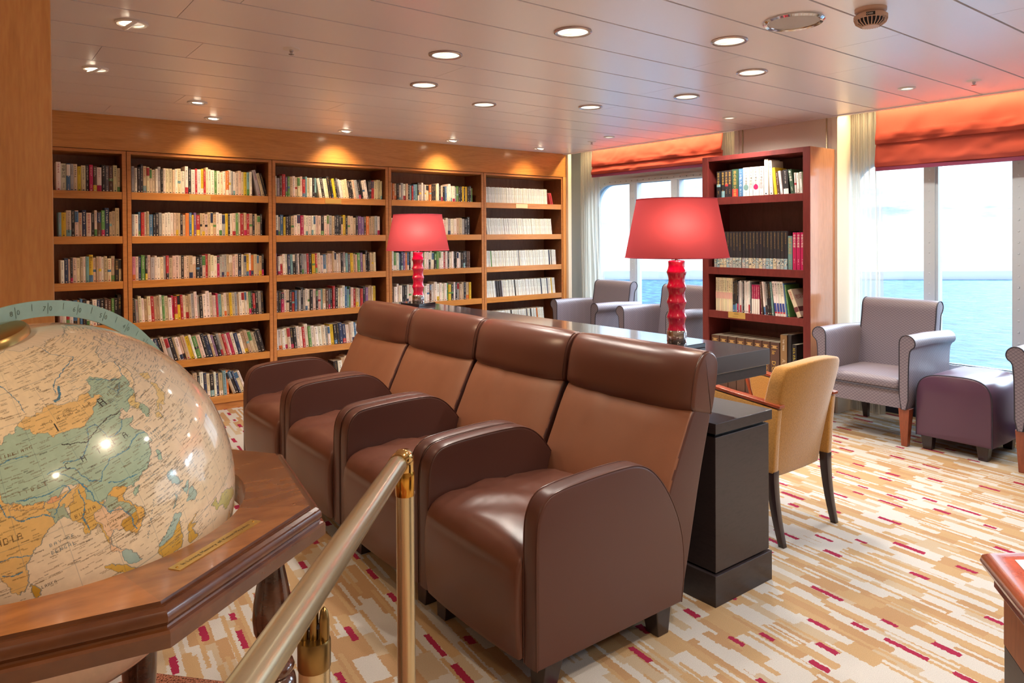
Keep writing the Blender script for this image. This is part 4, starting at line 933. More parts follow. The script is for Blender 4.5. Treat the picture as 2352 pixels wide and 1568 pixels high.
    def word(s, lo, la, h, adv, c, dl=0.0):
        for k, ch in enumerate(s):
            if ch != ' ':
                rows = FNT[ch].split(); L0 = lo+adv*k; A0 = la+dl*k; w = h*0.62/math.cos(math.radians(min(80, abs(A0))))
                u = (LO-L0)/w*5; v = (A0+h-LA)/h*7; m_ = (u >= 0) & (u < 5) & (v >= 0) & (v < 7); i = np.where(m_)
                bits = np.array([[int(q) for q in r_] for r_ in rows]); on = bits[np.clip(v[i].astype(int), 0, 6), np.clip(u[i].astype(int), 0, 4)] == 1
                col[i[0][on], i[1][on]] = c
    # place names too small to read: rows of short strokes along the parallels
    def dashes(n, c, box, dens=0.75):
        for _ in range(n):
            lo, la = rs.uniform(box[0], box[1]), rs.uniform(box[2], box[3]); L_ = rs.uniform(0.9, 2.6)/math.cos(math.radians(la))**0.8; h = rs.choice([0.23, 0.23, 0.35])
            i0, i1 = np.searchsorted(lon, [lo, lo+L_]); j0, j1 = np.searchsorted(lat, [la, la+h])
            sub_ = col[i0:i1, j0:j1]; k_ = rs.rand(*sub_.shape[:2]) < dens; sub_[k_] = sub_[k_]*0.42+c*0.58
    dashes(1000, brn, (60, 142, 6, 72)); dashes(300, brn, (66, 135, 8, 50)); dashes(700, ink, (112, 175, -8, 60), 0.6); dashes(150, blk, (70, 135, 10, 65), 0.9); dashes(260, ink, (140, 180, 40, 70), 0.7); dashes(200, brn, (90, 125, -8, 20))
    for s, lo, la, h, adv, c, dl in (('CHINA', 96, 33, 1.7, 4.75, blk, 0), ('MONGOLIA', 95.6, 46.3, 0.9, 2.5, brn, 0), ('SINKIANG', 80.5, 41.7, 0.9, 1.25, brn, 0), ('INDIA', 74, 21.3, 1.6, 1.55, brn, 0), ('A', 116.2, 43.9, 2.6, 1, blk, 0), ('I', 98, 43.4, 2.4, 1, blk, 0), ('S', 100.6, 56.6, 1.3, 1, blk, 0),
            ('SOUTH', 107.6, 5.8, 0.62, 0.34, ink, 0.62), ('CHINA', 109.8, 9.2, 0.62, 0.34, ink, 0.62), ('SEA', 112.0, 12.6, 0.62, 0.34, ink, 0.62), ('BAY OF', 86.2, 16.7, 0.85, 1.0, ink, 0), ('BENGAL', 86, 14.8, 0.85, 1.0, ink, 0), ('LANKA', 82.0, 7.7, 0.7, 0.7, blk, 0), ('THAILAND', 98.9, 15.0, 0.75, 0.72, brn, 0), ('BURMA', 93.4, 20.6, 1.0, 1.15, brn, 0), ('LAOS', 101.6, 19.0, 0.6, 0.7, brn, 0), ('NEPAL', 81.6, 28.3, 0.6, 0.8, brn, 0), ('MALAYSIA', 110.0, 1.9, 0.6, 0.9, blk, 0.45), ('JAPAN', 143.0, 37.0, 1.0, 1.6, ink, 0), ('MANCHURIA', 121.5, 45.6, 0.9, 1.25, brn, 0), ('EAST', 123.2, 29.6, 0.7, 0.9, ink, 0), ('CHINA', 122.6, 28.4, 0.7, 0.9, ink, 0), ('SEA', 123.6, 27.2, 0.7, 0.9, ink, 0), ('TIBET', 83, 31.5, 0.9, 1.6, brn, 0)):
        word(s, lo, la, h, adv, c, dl)
    th, ph = np.radians(LO), np.radians(LA); v = np.stack([np.cos(ph)*np.cos(th), np.cos(ph)*np.sin(th), np.sin(ph)], -1).reshape(-1, 3) @ QM.T * GR
    v += np.array([0, 0, GC.z-0.1]); nl, na = LO.shape; I = np.arange(nl*na).reshape(nl, na)
    f = np.stack([I[:-1, :-1], I[1:, :-1], I[1:, 1:], I[:-1, 1:]], -1).reshape(-1, 4)
    me = bpy.data.meshes.new('map_sphere'); me.vertices.add(len(v)); me.vertices.foreach_set('co', v.astype(np.float32).ravel())
    me.loops.add(len(f)*4); me.loops.foreach_set('vertex_index', f.ravel().astype(np.int32)); me.polygons.add(len(f)); me.polygons.foreach_set('loop_start', np.arange(0, len(f)*4, 4, dtype=np.int32)); me.polygons.foreach_set('use_smooth', np.ones(len(f), bool))
    ca = me.color_attributes.new('Col', 'BYTE_COLOR', 'POINT'); ca.data.foreach_set('color', np.concatenate([col.reshape(-1, 3).clip(0, 1), np.ones((nl*na, 1))], 1).astype(np.float32).ravel())
    me.update(calc_edges=True); me.materials.append(MATS['map']); o = bpy.data.objects.new('map_sphere', me); C.objects.link(o); o.parent = GLOBE
build_map()
P = Vector(QM[:, 2]); Mv = Vector((.78298928, .54958507, .29134865)); Mv = (Mv-P*Mv.dot(P)).normalized(); NR = P.cross(Mv).normalized()
if NR.y > 0: NR = -NR
c0 = Vector((0, 0, GC.z-0.1))
def ringpt(a, r, o=0): return c0+(P*math.cos(a)+Mv*math.sin(a))*r+NR*o
mb = MB(); n = 160; vs = []
for k in range(n):
    a = 2*PI*k/n
    for r, o_ in ((.363, .003), (.394, .003), (.394, -.003), (.363, -.003)): vs.append(ringpt(a, r, o_))
mb.add(vs, [(k*4+i, k*4+(i+1) % 4, ((k+1) % n)*4+(i+1) % 4, ((k+1) % n)*4+i) for k in range(n) for i in range(4)])
ring = mb.build('meridian_ring', 'ring_green', GLOBE, smooth=30)
mb = MB()
for k in range(-8, 34):
    a = math.radians(k*5); lat = 90-abs(k*5)
    if abs(k) % 2 == 1 or True:
        r0, r1 = (.368, .389) if k % 2 == 0 else (.376, .389)
        tdir = (-P*math.sin(a)+Mv*math.cos(a)); w = 0.0005
        q = [ringpt(a, r0, .0034)-tdir*w, ringpt(a, r0, .0034)+tdir*w, ringpt(a, r1, .0034)+tdir*w, ringpt(a, r1, .0034)-tdir*w]
        mb.add(q, [(0, 1, 2, 3)])
    if k % 2 == 0 and 0 < abs(lat) < 90:
        rad = (P*math.cos(a)+Mv*math.sin(a)); s_ = str(abs(lat)); sz = 0.0135
        text_line(mb, s_[0], ringpt(a, .3735, .0034)-tdir*0.0108, tdir, rad, sz); text_line(mb, s_[1], ringpt(a, .3735, .0034)+tdir*0.0026, tdir, rad, sz)
mb.build('scale_marks', 'ink', ring, smooth=0)
rotP = P.to_track_quat('Z', 'Y').to_matrix().to_4x4()
MB().lathe([(0.0, GR+0.014), (0.02, GR+0.014), (0.052, GR+0.0115), (0.066, GR+0.008), (0.070, GR+0.002), (0.070, GR-0.012)][::-1], 48, Matrix.Translation(c0) @ rotP).build('pole_cap', 'brass', GLOBE, smooth=35)
# octagonal table
A0 = math.radians(-54.7-22.5)
def octo(ap): 
    r = ap/math.cos(PI/8); return [(r*math.cos(A0+k*PI/4), r*math.sin(A0+k*PI/4)) for k in range(8)]
ZT = 0.917-0.1; HR = 0.370
mb = MB(); vs = []; top = octo(.468); tones = [(1.0, .98, .95), (.80, .76, .74), (.78, .74, .72), (1.12, 1.05, .98), (1.0, .95, .92), (.85, .8, .78), (1.0, .95, .92), (1.15, 1.06, .98)]
for k in range(8):      # boards meeting in mitres
    a, b_ = top[k], top[(k+1) % 8]; ang0 = A0+k*PI/4; arc = [(HR*math.cos(ang0+PI/4*i/10), HR*math.sin(ang0+PI/4*i/10)) for i in range(11)]
    poly = [a, b_]+arc[::-1]
    mb.add([(x, y, ZT) for x, y in poly], [tuple(range(len(poly)))], tones[k]+(1,))
    lv = [(.468, ZT), (.4695, ZT-.0055), (.4730, ZT-.0060), (.479, ZT-.0040), (.4855, ZT-.008), (.4895, ZT-.015), (.490, ZT-.023), (.4865, ZT-.029), (.4875, ZT-.032), (.493, ZT-.0335), (.4965, ZT-.037), (.4965, ZT-.058), (.488, ZT-.062)]
    vs = []
    for ap, z in lv:
        o_ = octo(ap); vs += [(o_[k][0], o_[k][1], z), (o_[(k+1) % 8][0], o_[(k+1) % 8][1], z)]
    mb.add(vs, [(2*i, 2*i+1, 2*i+3, 2*i+2) for i in range(len(lv)-1)], (.34, .27, .23, 1))
    q = octo(.488); bot = [q[k], q[(k+1) % 8]]+arc[::-1]; mb.add([(x, y, ZT-.062) for x, y in bot], [tuple(range(len(bot)))], (.6, .55, .5, 1))
    mb.add([(x, y, z) for z in (ZT, ZT-.062) for x, y in arc], [(i, i+1, 12+i, 11+i) for i in range(10)], (1.5, 1.1, .7, 1))
m, t, b, out = newmat('globe_top'); tcn = N(t, 'ShaderNodeTexCoord'); mpn = N(t, 'ShaderNodeMapping'); mpn.inputs['Scale'].default_value = (3, 9, 6); mpn.inputs['Rotation'].default_value = (0, 0, 0.6); t.links.new(tcn.outputs['Object'], mpn.inputs[0])
n1 = N(t, 'ShaderNodeTexNoise', Scale=3.5, Detail=7); t.links.new(mpn.outputs[0], n1.inputs[0]); r = ramp(t, [(0.3, lin('78492a')), (0.7, lin('9c683c'))]); t.links.new(n1.outputs[0], r.inputs[0])
at = N(t, 'ShaderNodeVertexColor'); at.layer_name = 'Col'; mm = N(t, 'ShaderNodeMixRGB', _blend_type='MULTIPLY'); mm.inputs[0].default_value = 1; t.links.new(r.outputs[0], mm.inputs[1]); t.links.new(at.outputs[0], mm.inputs[2]); t.links.new(mm.outputs[0], b.inputs['Base Color']); b.inputs['Roughness'].default_value = 0.26; b.inputs['Coat Weight'].default_value = 0.45; b.inputs['Coat Roughness'].default_value = 0.12
oct_o = mb.build('octagonal_top', 'globe_top', GLOBE, smooth=28)
# engraved plate, lying along the edge that faces lower right
en = math.radians(-54.7); nn_ = Vector((math.cos(en), math.sin(en), 0)); tt = Vector((-nn_.y, nn_.x, 0))
def quadbox(c, u, v, hu, hv, z0, z1): 
    mb = MB(); vs = [c+u*(a*hu)+v*(b_*hv)+Vector((0, 0, z)) for z in (z0, z1) for a, b_ in ((-1, -1), (1, -1), (1, 1), (-1, 1))]
    return mb.add(vs, [(0, 1, 2, 3), (4, 5, 6, 7), (0, 1, 5, 4), (1, 2, 6, 5), (2, 3, 7, 6), (3, 0, 4, 7)])
pc = Vector((0.3475-GC.x, 1.297-GC.y, ZT))
pl = quadbox(pc, tt, nn_, 0.103, 0.0115, 0.0, 0.0015).build('name_plate', 'brass_plate', GLOBE, smooth=0)
mb = MB(); text_line(mb, 'In Loving Memory of Kimon Meyuhas', pc-tt*0.086-nn_*-0.0035+Vector((0, 0, 0.0018)), tt, -nn_, 0.0105); mb.build('engraving', 'text_dark', pl, smooth=0)
mb = MB()
for s_ in (-1, 1): mb.lathe([(0.0028, 0.0014), (0.002, 0.003), (0, 0.0034)], 10, Matrix.Translation(pc+tt*(0.096*s_)))
mb.build('screw_heads', 'gold', pl)
prof = [(0.022, ZT-.066), (0.023, .70), (0.030, .665), (0.036, .63), (0.0385, .60), (0.036, .575), (0.028, .555), (0.021, .54), (0.030, .534), (0.034, .528), (0.030, .521), (0.026, .517), (0.038, .508), (0.041, .500), (0.038, .490), (0.034, .486), (0.042, .478), (0.044, .468), (0.0445, .44), (0.040, .25), (0.028, .10), (0.036, .07), (0.036, .03), (0.026, 0.0)]
for k in range(4):
    a = math.radians(-32.2+90*k); MB().lathe(prof[::-1], 32, Matrix.Translation((0.433*math.cos(a), 0.433*math.sin(a), 0))).build('leg', 'globe_wood_dark', GLOBE, smooth=40)
MB().lathe([(0.0, .10), (0.10, .11), (0.16, .135), (0.165, .15), (0.10, .15), (0.0, .15)], 40).build('lower_hub', 'globe_wood_dark', GLOBE)
for k in range(2):
    a = math.radians(-32.2+90*k); d = Vector((math.cos(a), math.sin(a), 0)); quadbox(Vector((0, 0, 0.0)), d, Vector((-d.y, d.x, 0)), 0.43, 0.022, 0.105, 0.14).build('stretcher', 'globe_wood_dark', GLOBE, smooth=0)

# granite landing that the globe stands on
mb = MB().prism([(.444, 2.450), (.353, 2.448), (-1.6, 2.44), (-1.6, .35), (.60, .35), (.622, 2.249)], 'z', 0.0, 0.1)
o = mb.build('granite_plinth', 'granite', smooth=0, bevel=0.004); tag(o, 'polished brown granite plinth corner at bottom left below the globe stand', 'plinth')

# ================================================================== brass handrail
HRL = thing('handrail', 'satin brass handrail sloping toward the viewer, with two posts, in the foreground', 'handrail', (.787, 1.424, 0))
def H3(p): return Vector(p)-Vector((.787, 1.424, 0))
pA, pB = Vector((.757, 1.403, .9450)), Vector((.2645, .7871, .990))
d = (pB-pA).normalized(); rr_ = 0.0215
MB().tube([H3(pA), H3(pA+d*1.35)], rr_, 28).build('rail', 'rail_satin', HRL, smooth=50)
MB().tube([H3(pA-d*0.004), H3(pA+d*0.004)], rr_*1.05, 28).build('joint_ring', 'gold', HRL, smooth=50)
top = Vector((.787, 1.424, 0)); el = [pA, pA-d*0.014+Vector((0, 0, .003)), Vector((top.x-.010, top.y-.011, .9555)), Vector((top.x-.003, top.y-.004, .953)), Vector((top.x+.001, top.y, .944)), Vector((top.x, top.y, .932)), Vector((top.x, top.y, .920))]
MB().tube([H3(q) for q in el], [rr_*0.99]*3+[rr_*0.98, rr_*0.96, rr_*0.95, rr_*0.95], 28).build('elbow', 'brass_polished', HRL, smooth=60)
MB().tube([(0, 0, .866), (0, 0, .867), (0, 0, .913), (0, 0, .921)], [0.0215, 0.0222, 0.0222, 0.0205], 32).build('collar', 'gold', HRL, smooth=50)
MB().tube([(0, 0, 0), (0, 0, .866)], 0.0205, 32).build('post', 'brass_satin', HRL, smooth=50)
MB().lathe([(0.05, 0), (0.05, 0.006), (0.03, 0.012), (0.021, 0.014)], 32).build('floor_flange', 'brass_satin', HRL)
p2 = H3(Vector((.384, .959, -.020)))
po = MB().lathe([(0.0215, .121), (0.0215, .868)], 32, Matrix.Translation(p2)).build('post', 'brass_satin', HRL, smooth=50)
MB().lathe([(0.0222, .868), (0.0228, .870), (0.0228, .905), (0.0215, .908), (0.0, .908)], 32, Matrix.Translation(p2)).build('cup', 'brass_dark', HRL, smooth=40)
sd = Vector((-d.y, d.x, 0)).normalized()
for s_ in (-1, 1):
    c = p2+sd*(0.0145*s_); MB().tube([c+Vector((0, 0, .900)), c+Vector((0, 0, .935)), c+Vector((0, 0, .948)), c+Vector((0, 0, .953))], [0.0072, 0.0072, 0.005, 0.001], 14).build('bracket_ear', 'brass_dark', HRL, smooth=60)
MB().tube([p2-sd*0.016+Vector((0, 0, .925)), p2+sd*0.016+Vector((0, 0, .925))], 0.0045, 10).build('pivot_bolt', 'dark_gap', HRL)
MB().tube([p2+Vector((0, 0, .90)), p2+Vector((0, 0, .985))], 0.0065, 12).build('rail_stem', 'brass_dark', HRL)
# ================================================================== bookcases
SHZ = [1.812, 1.468, 1.118, .786, .452, .118]      # top of each shelf lip
YF = 6.25
def wall_case(x0, label):
    """x0 = left edge of the opening; 1.0765 m wide opening"""
    w = 1.0765; t_ = thing('wall_bookcase', label, 'bookcase', (x0, YF, 0), 0, 'built-in wall bookcases')
    MB().box(-.0285, 0, -0.002, .33, 0, 2.13).build('side_panel', 'cherry', t_, smooth=0, bevel=0.0015)
    MB().box(w, w+.0285, -0.002, .33, 0, 2.13).build('side_panel', 'cherry', t_, smooth=0, bevel=0.0015)
    MB().box(0, w, -0.001, .33, 2.108, 2.13).build('top_panel', 'cherry', t_, smooth=0)
    MB().box(0, w, .315, .33, 0.03, 2.108).build('back_panel', 'shelf_inner', t_, smooth=0)
    for s_ in (0.0006, w-0.0016):
        MB().box(s_, s_+0.001, .004, .315, 0.12, 2.107).build('side_lining', 'shelf_lining', t_, smooth=0)
    pins = MB()
    for k in range(24):
        for xx in (0.0005, w-0.0045): pins.lathe([(0.0028, 0), (0, 0.002)], 6, Matrix.Translation((xx+0.0035 if xx < .1 else xx, .05, .45+.068*k)) @ Matrix.Rotation(PI/2 if xx < .1 else -PI/2, 4, 'Y'))
    pins.build('shelf_pins', 'pin_metal', t_)
    for i, z in enumerate(SHZ):
        MB().box(0.003, w-0.003, .006, .313, z-.028, z-.003).add(*lipbox(0.002, w-0.002, 0.0, 0.020, z-.058, z)).build('shelf', 'cherry_h', t_, smooth=0, bevel=0.001)
    MB().box(0, w, 0.012, 0.03, 0, .062).build('kick_board', 'cherry', t_, smooth=0)
    return t_
def lipbox(x0, x1, y0, y1, z0, z1):
    m_ = MB().box(x0, x1, y0, y1, z0, z1); return m_.v, m_.f
wood('shelf_lining', '7e4c2c', '6c3e22', (6, 6, 1), 2, 0.45); plain('pin_metal', 'b0a090', 0.4, metal=0.8)
X0 = [1.053+1.138*k for k in range(-1, 4)]
names = ['first wall bookcase from the left, cherry, half hidden by the veneered pillar and the globe', 'second wall bookcase from the left, cherry, between the pillar and the leather armchairs', 'third wall bookcase from the left, cherry, left of the far lamp', 'fourth wall bookcase from the left, cherry, behind the far pink-shaded lamp', 'fifth wall bookcase from the left, cherry, filled with white paperbacks, beside the curtain']
wc0 = wall_case(X0[0], names[0]); cases = [wc0]+[dup(wc0, (X0[k], YF, 0), 0, names[k]) for k in range(1, 5)]
def kids_of(o): return [c for c in C.objects if c.parent == o]
def shelf_card(ci, si, xc, w, h, mat, nm='name_card'):
    sh = [c for c in kids_of(cases[ci]) if c.name.startswith('shelf') and not c.name.startswith('shelf_')][si]
    MB().box(xc-w/2-X0[ci], xc+w/2-X0[ci], -0.0022, -0.0002, SHZ[si]-.052, SHZ[si]-.006).build(nm, mat, sh, smooth=0)
plain('card_brass', 'b8944e', 0.45)
shelf_card(1, 0, 1.563, .165, .05, 'card_brass'); shelf_card(2, 0, 2.727, .16, .05, 'card_brass'); shelf_card(4, 0, 4.956, .165, .05, 'label_card')

# free-standing redwood bookcase (front faces -x)
FX, FY0, FY1, FH = 5.215, 2.975, 3.993, 2.132
FC = thing('freestanding_bookcase', 'tall dark red free-standing bookcase with pale sheen on its side, between the windows', 'bookcase', (FX, 3.484, 0))
def fb(x0, x1, y0, y1, z0, z1): return MB().box(x0-FX, x1-FX, y0-3.484, y1-3.484, z0, z1)
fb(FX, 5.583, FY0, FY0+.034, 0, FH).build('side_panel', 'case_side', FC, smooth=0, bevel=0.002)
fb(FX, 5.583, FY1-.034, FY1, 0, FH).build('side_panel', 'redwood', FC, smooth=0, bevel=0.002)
for ya in (FY0+.0005, FY1-.0605): fb(FX-.003, FX+.016, ya, ya+.060, 0, FH-0.001).build('front_stile', 'redwood', FC, smooth=0, bevel=0.002)
fb(FX+.002, 5.58, FY0+.034, FY1-.034, 2.092, FH).build('top_panel', 'redwood', FC, smooth=0, bevel=0.001)
fb(5.565, 5.58, FY0+.034, FY1-.034, 0.03, 2.092).build('back_panel', 'redwood_back', FC, smooth=0)
FZ = [1.772, 1.167, .787, .115]
fsh = []
for z in FZ:
    mb = fb(FX+.02, 5.565, FY0+.036, FY1-.036, z-.028, z-.004); mb.add(*[(lambda q: (q.v, q.f))(fb(FX, FX+.019, FY0+.060, FY1-.060, z-.062, z))][0]); fsh.append(mb.build('shelf', 'redwood', FC, smooth=0, bevel=0.001))
fb(FX-.002, FX-.0003, 3.558, 3.726, .737, .789).build('name_card', 'card_brass', fsh[2], smooth=0)
cd = MB(); text_line(cd, '大型本', (-.0026, 3.67-3.484, .768), (0, -1, 0), (0, 0, 1), 0.016); text_line(cd, 'Large books', (-.0026, 3.68-3.484, .748), (0, -1, 0), (0, 0, 1), 0.010); cd.build('card_lettering', 'text_dark', fsh[2], smooth=0)

# ================================================================== books
COL = dict(w='ece4d8', c='e0d2b0', k='2a272b', n='2c3a5e', b='4a76a0', l='7ca8b0', r='b02c34', m='b81e58', p='dac2b4', P='dc8aa0', y='d8b82c', o='d87838', g='5c9050', d='35503c', e='a8a6a8', a='5e5e66', t='c4ae90', u='7a5a8c', h='5c4034', W='f2f2f6', G='c9a25c', T='6c8c88')
WORD = dict(w='white', c='cream', k='black', n='navy', b='blue', l='pale teal', r='red', m='crimson', p='pinkish', P='pink', y='yellow', o='orange', g='green', d='dark green', e='light grey', a='dark grey', t='tan', u='purple', h='brown', W='white', G='gold', T='grey-green')
INKS = {'dark': lin('2c2a2c'), 'light': lin('ece6d8'), 'red': lin('b02030'), 'gold': lin('c8a050'), 'yel': lin('e8d040')}
def strokes(mb, x, y, ztop, size, n, col, rnd):
    """marks like tiny upright characters, too small to read"""
    z = ztop
    for _ in range(n):
        s_ = size*0.86
        for _k in range(rnd.choice((3, 4, 4))):
            if rnd.random() < 0.55:
                zz = z-rnd.random()*s_*0.8-0.1*s_; a = rnd.uniform(0.25, .5)*s_; mb.add([(x-a, y, zz), (x+a, y, zz), (x+a, y, zz-s_*.13), (x-a, y, zz-s_*.13)], [(0, 1, 2, 3)], col)
            else:
                xx = x+rnd.uniform(-.36, .3)*s_; zz = z-rnd.uniform(0, .3)*s_; L_ = rnd.uniform(.35, .7)*s_; mb.add([(xx, y, zz), (xx+s_*.13, y, zz), (xx+s_*.13, y, zz-L_), (xx, y, zz-L_)], [(0, 1, 2, 3)], col)
        z -= size
def book_mesh(w, h, d, code, rnd, title=None, tink=None, tsize=None, style=None, code2=None):
    mb = MB(); j = 0.06; c0 = lin(COL[code]); jt = rnd.uniform(0.86, 1.08); c0 = tuple(min(1, v*jt*rnd.uniform(1-j, 1+j)) for v in c0[:3])+(1,)
    hw = w/2; e = min(0.003, w*.2)
    sec = [(-hw, d), (-hw, e), (-hw*.55, 0.0004), (hw*.55, 0.0004), (hw, e), (hw, d)]
    n = len(sec); vs = [(x, y, 0) for x, y in sec]+[(x, y, h) for x, y in sec]
    mb.add(vs, [(i, i+1, n+i+1, n+i) for i in range(n-1)]+[(n-1, 0, n, 2*n-1), tuple(range(n)), tuple(range(n, 2*n))], c0)
    mb.add([(-hw+.0016, .004, h+.0004), (hw-.0016, .004, h+.0004), (hw-.0016, d-.001, h+.0004), (-hw+.0016, d-.001, h+.0004)], [(0, 1, 2, 3)], lin('d8ccb4'))
    dark = code in 'knrmdauhbgTo'
    ink = INKS[tink] if tink else (INKS['light'] if dark and rnd.random() < .8 else INKS['gold'] if dark else INKS['dark'] if rnd.random() < .85 else INKS['red'])
    y = -0.0003; q = rnd.random(); hx = hw*.98
    def band(z0, z1, c): mb.add([(-hx, e*.9, z0), (-hw*.55, y+.0001, z0), (hw*.55, y+.0001, z0), (hx, e*.9, z0), (-hx, e*.9, z1), (-hw*.55, y+.0001, z1), (hw*.55, y+.0001, z1), (hx, e*.9, z1)], [(0, 1, 5, 4), (1, 2, 6, 5), (2, 3, 7, 6)], c)
    if style == 'obi' or (style is None and q < .16): band(0.004, h*rnd.uniform(.2, .3), lin(COL[rnd.choice('rwyoblkwnmg')]))
    elif style is None and q < .24: band(h*rnd.uniform(.55, .7), h*.97, lin(COL[rnd.choice('krbngw')]))
    elif style is None and q < .30: band(h*.42, h*.52, lin(COL[rnd.choice('rblykg')]))
    if code2: band(0.001, h*.52, lin(COL[code2]))
    yy = y-.0003
    if title:
        ts = tsize or min(w*.72, h*.8/len(title)); text_col(mb, title, 0, yy, h*.95, ts, ink)
        if style != 'bare': strokes(mb, 0, yy, h*.30, ts*.55, rnd.choice((3, 4)), ink, rnd)
    elif style != 'blank':
        ts = min(w*.62, .016)*rnd.uniform(.75, 1); nt = max(2, int(h*rnd.uniform(.35, .58)/ts)); strokes(mb, 0, yy, h*.94, ts, nt, ink, rnd)
        if w > .009: strokes(mb, 0, yy, h*rnd.uniform(.24, .34), ts*.6, rnd.choice((3, 4, 5)), ink, rnd)
        mb.add([(-w*.18, yy, h*.075), (w*.18, yy, h*.075), (w*.18, yy, h*.04), (-w*.18, yy, h*.04)], [(0, 1, 2, 3)], ink)
    return mb
BOOKS = []      # (mesh builder, matrix, meta)
SHELFW = ['top', 'second', 'third', 'fourth', 'fifth', 'bottom']
def fill_row(ci, si, seq, xa, xb, hm=.198, lean=0.0, titles=None, seed=0, leans=None, d=.13, dy=.032):
    """books left to right between xa and xb on shelf si of wall case ci"""
    rnd = random.Random(seed*101+ci*7+si); seq = seq.replace(' ', ''); titles = titles or {}
    ws = [rnd.uniform(.7, 1.3) for _ in seq]
    for k in titles: ws[k] = max(ws[k], 1.35)
    tot = sum(ws); x = xa; pa = lean
    base = (xb-xa-abs(math.tan(lean))*hm*0.9)/tot
    for k, ch in enumerate(seq):
        w = ws[k]*base; h = hm*rnd.choice((.92, .96, 1, 1, 1.02, 1.05, 1.12 if rnd.random() < .35 else 1)); a = lean
        if leans and k in leans: a = leans[k]
        if abs(a) > abs(pa): x += (abs(math.sin(a))-abs(math.sin(pa)))*h*1.02
        pa = a; cx = x+w/2/max(.8, math.cos(a)); x += w/max(.8, math.cos(a))
        mb = book_mesh(w*.965, h, d, ch, rnd, titles.get(k)); 
        # a book that leans to the left pivots on its lower right corner
        M_ = Matrix.Translation((cx+(w/2 if a > 0 else -w/2), YF+dy+rnd.uniform(0, .012), SHZ[si]-.0022)) @ Matrix.Rotation(a, 4, 'Y') @ Matrix.Translation((-(w/2 if a > 0 else -w/2), 0, 0))
        BOOKS.append((mb, M_, dict(case=ci, shelf=si, code=ch, w=w, h=h, k=k, n=len(seq), lean=a, row=(ci, si), title=titles.get(k))))
def ox(ci, f): return X0[ci]+f
R_ = math.radians
fill_row(0, 0, 'wwbecyckmhwkahcc', .56, .985, .205, titles={1: '攻撃計画'})
fill_row(0, 1, 'lypkptnpkphgnttt', .57, .975, .198, titles={2: 'フラット化する世界', 7: '銀河鉄道の彼方に'})
fill_row(0, 2, 'wnpkpctwlyptpwtctkt', .58, .985, .188, titles={9: '論点100', 17: '灰の旋律'})
fill_row(0, 3, 'pwrwbtbkwkwakhhgkk', .57, .985, .20)
fill_row(1, 0, 'ewkkccccwekwcccwcwwkwrwyrcwwgwcwowewppcylwe'+'ck', 1.062, 2.075, .205, leans={42: R_(-12), 43: R_(-14), 44: R_(-15)})
fill_row(1, 1, 'ewbrptbkkewwwwpttktobyurttptctwweykwpgprtrtkttk', 1.062, 2.085, .190)
fill_row(1, 2, 'Ppngkpewwcertpppkppttkkprtcwmeeettppkweywotttk', 1.062, 2.095, .190)
fill_row(1, 3, 'kecwtcrttwgcwmryrcttewekwwppwmlcwtytetwwwcgkrkek', 1.062, 2.10, .198, lean=R_(-2.5))
fill_row(1, 4, 'kpwgwnkpektwptywgpkntuketrpmwnwttttkk', 1.11, 2.115, .195, lean=R_(-15))
fill_row(1, 5, 'wkcwnhtwkwtltkbwwtkwnckwntlo', 1.07, 1.80, .205, lean=R_(-3))
fill_row(1, 5, 'tkncw', 1.82, 2.00, .20, lean=R_(-20), seed=3)
fill_row(2, 0, 'cehrugtwccprlcwklwkwckkykawwcckkcekkwwkkrcccc', 2.196, 3.215, .182, leans={k: R_(-9) for k in range(17, 38)})
fill_row(2, 1, 'webykktwwmwwwwwppkppetkkktyktptkuuhottte'+'w', 2.196, 3.225, .182)
fill_row(2, 2, 'uwrwwnlkawkeerkyrppbppptpwpkelaytpgutkkttc', 2.196, 3.18, .182, lean=R_(-1.5))
fill_row(2, 3, 'hkmwpkrbaekewwkpkplthakrkwwwblgprterkuttcy', 2.196, 3.17, .188)
fill_row(2, 4, 'wwwwpkkwwrwgwwwcewykknnwpwbwcwkwkw', 2.20, 3.20, .188, lean=R_(-5))
fill_row(2, 5, 'kwtcwkwpwkb', 2.75, 3.15, .19, lean=R_(-6))
fill_row(3, 0, 'potkpewtklrblkewewcokkcwkpkbwwwwegkkykykkg', 3.338, 4.32, .165)
fill_row(3, 1, 'wkewpwwkwtwkpwekewrwpwewwttekk', 3.338, 4.28, .168)
fill_row(3, 2, 'wgwbnuobkwgwpkkgwwkwwkgwwrwkwwkkwwkkkhh', 3.338, 4.28, .176)
fill_row(3, 3, 'hwwwkkwpwekkgwwhwwwwwwgykwkettkty', 3.338, 4.29, .178)
fill_row(3, 4, 'kwkhtkwkwn', 3.36, 3.66, .17)

# free-standing case: explicit lists (y left, y right, height, colour, title...)
def free_book(si, ya, yb, h, code, title=None, d=.17, lean=0, pos='', **kw):
    rnd = random.Random(int(ya*1000)+si*77); w = ya-yb
    mb = book_mesh(w*.97, h, d, code, rnd, title, **kw); cy_ = (ya+yb)/2; z = FZ[si]-.0035
    M_ = Matrix.Translation((FX+.035, cy_, z)) @ Matrix.Rotation(-PI/2, 4, 'Z')
    if lean:
        pv = -w/2 if lean < 0 else w/2
        M_ = Matrix.Translation((FX+.035, cy_, z)) @ Matrix.Rotation(-PI/2, 4, 'Z') @ Matrix.Translation((pv, 0, 0)) @ Matrix.Rotation(lean, 4, 'Y') @ Matrix.Translation((-pv, 0, 0))
    BOOKS.append((mb, M_, dict(case=5, shelf=si, code=code, w=w, h=h, k=len([b for b in BOOKS if b[2]['row'] == (5, si)]), n=0, lean=lean, row=(5, si), title=title, pos=pos)))
    return mb
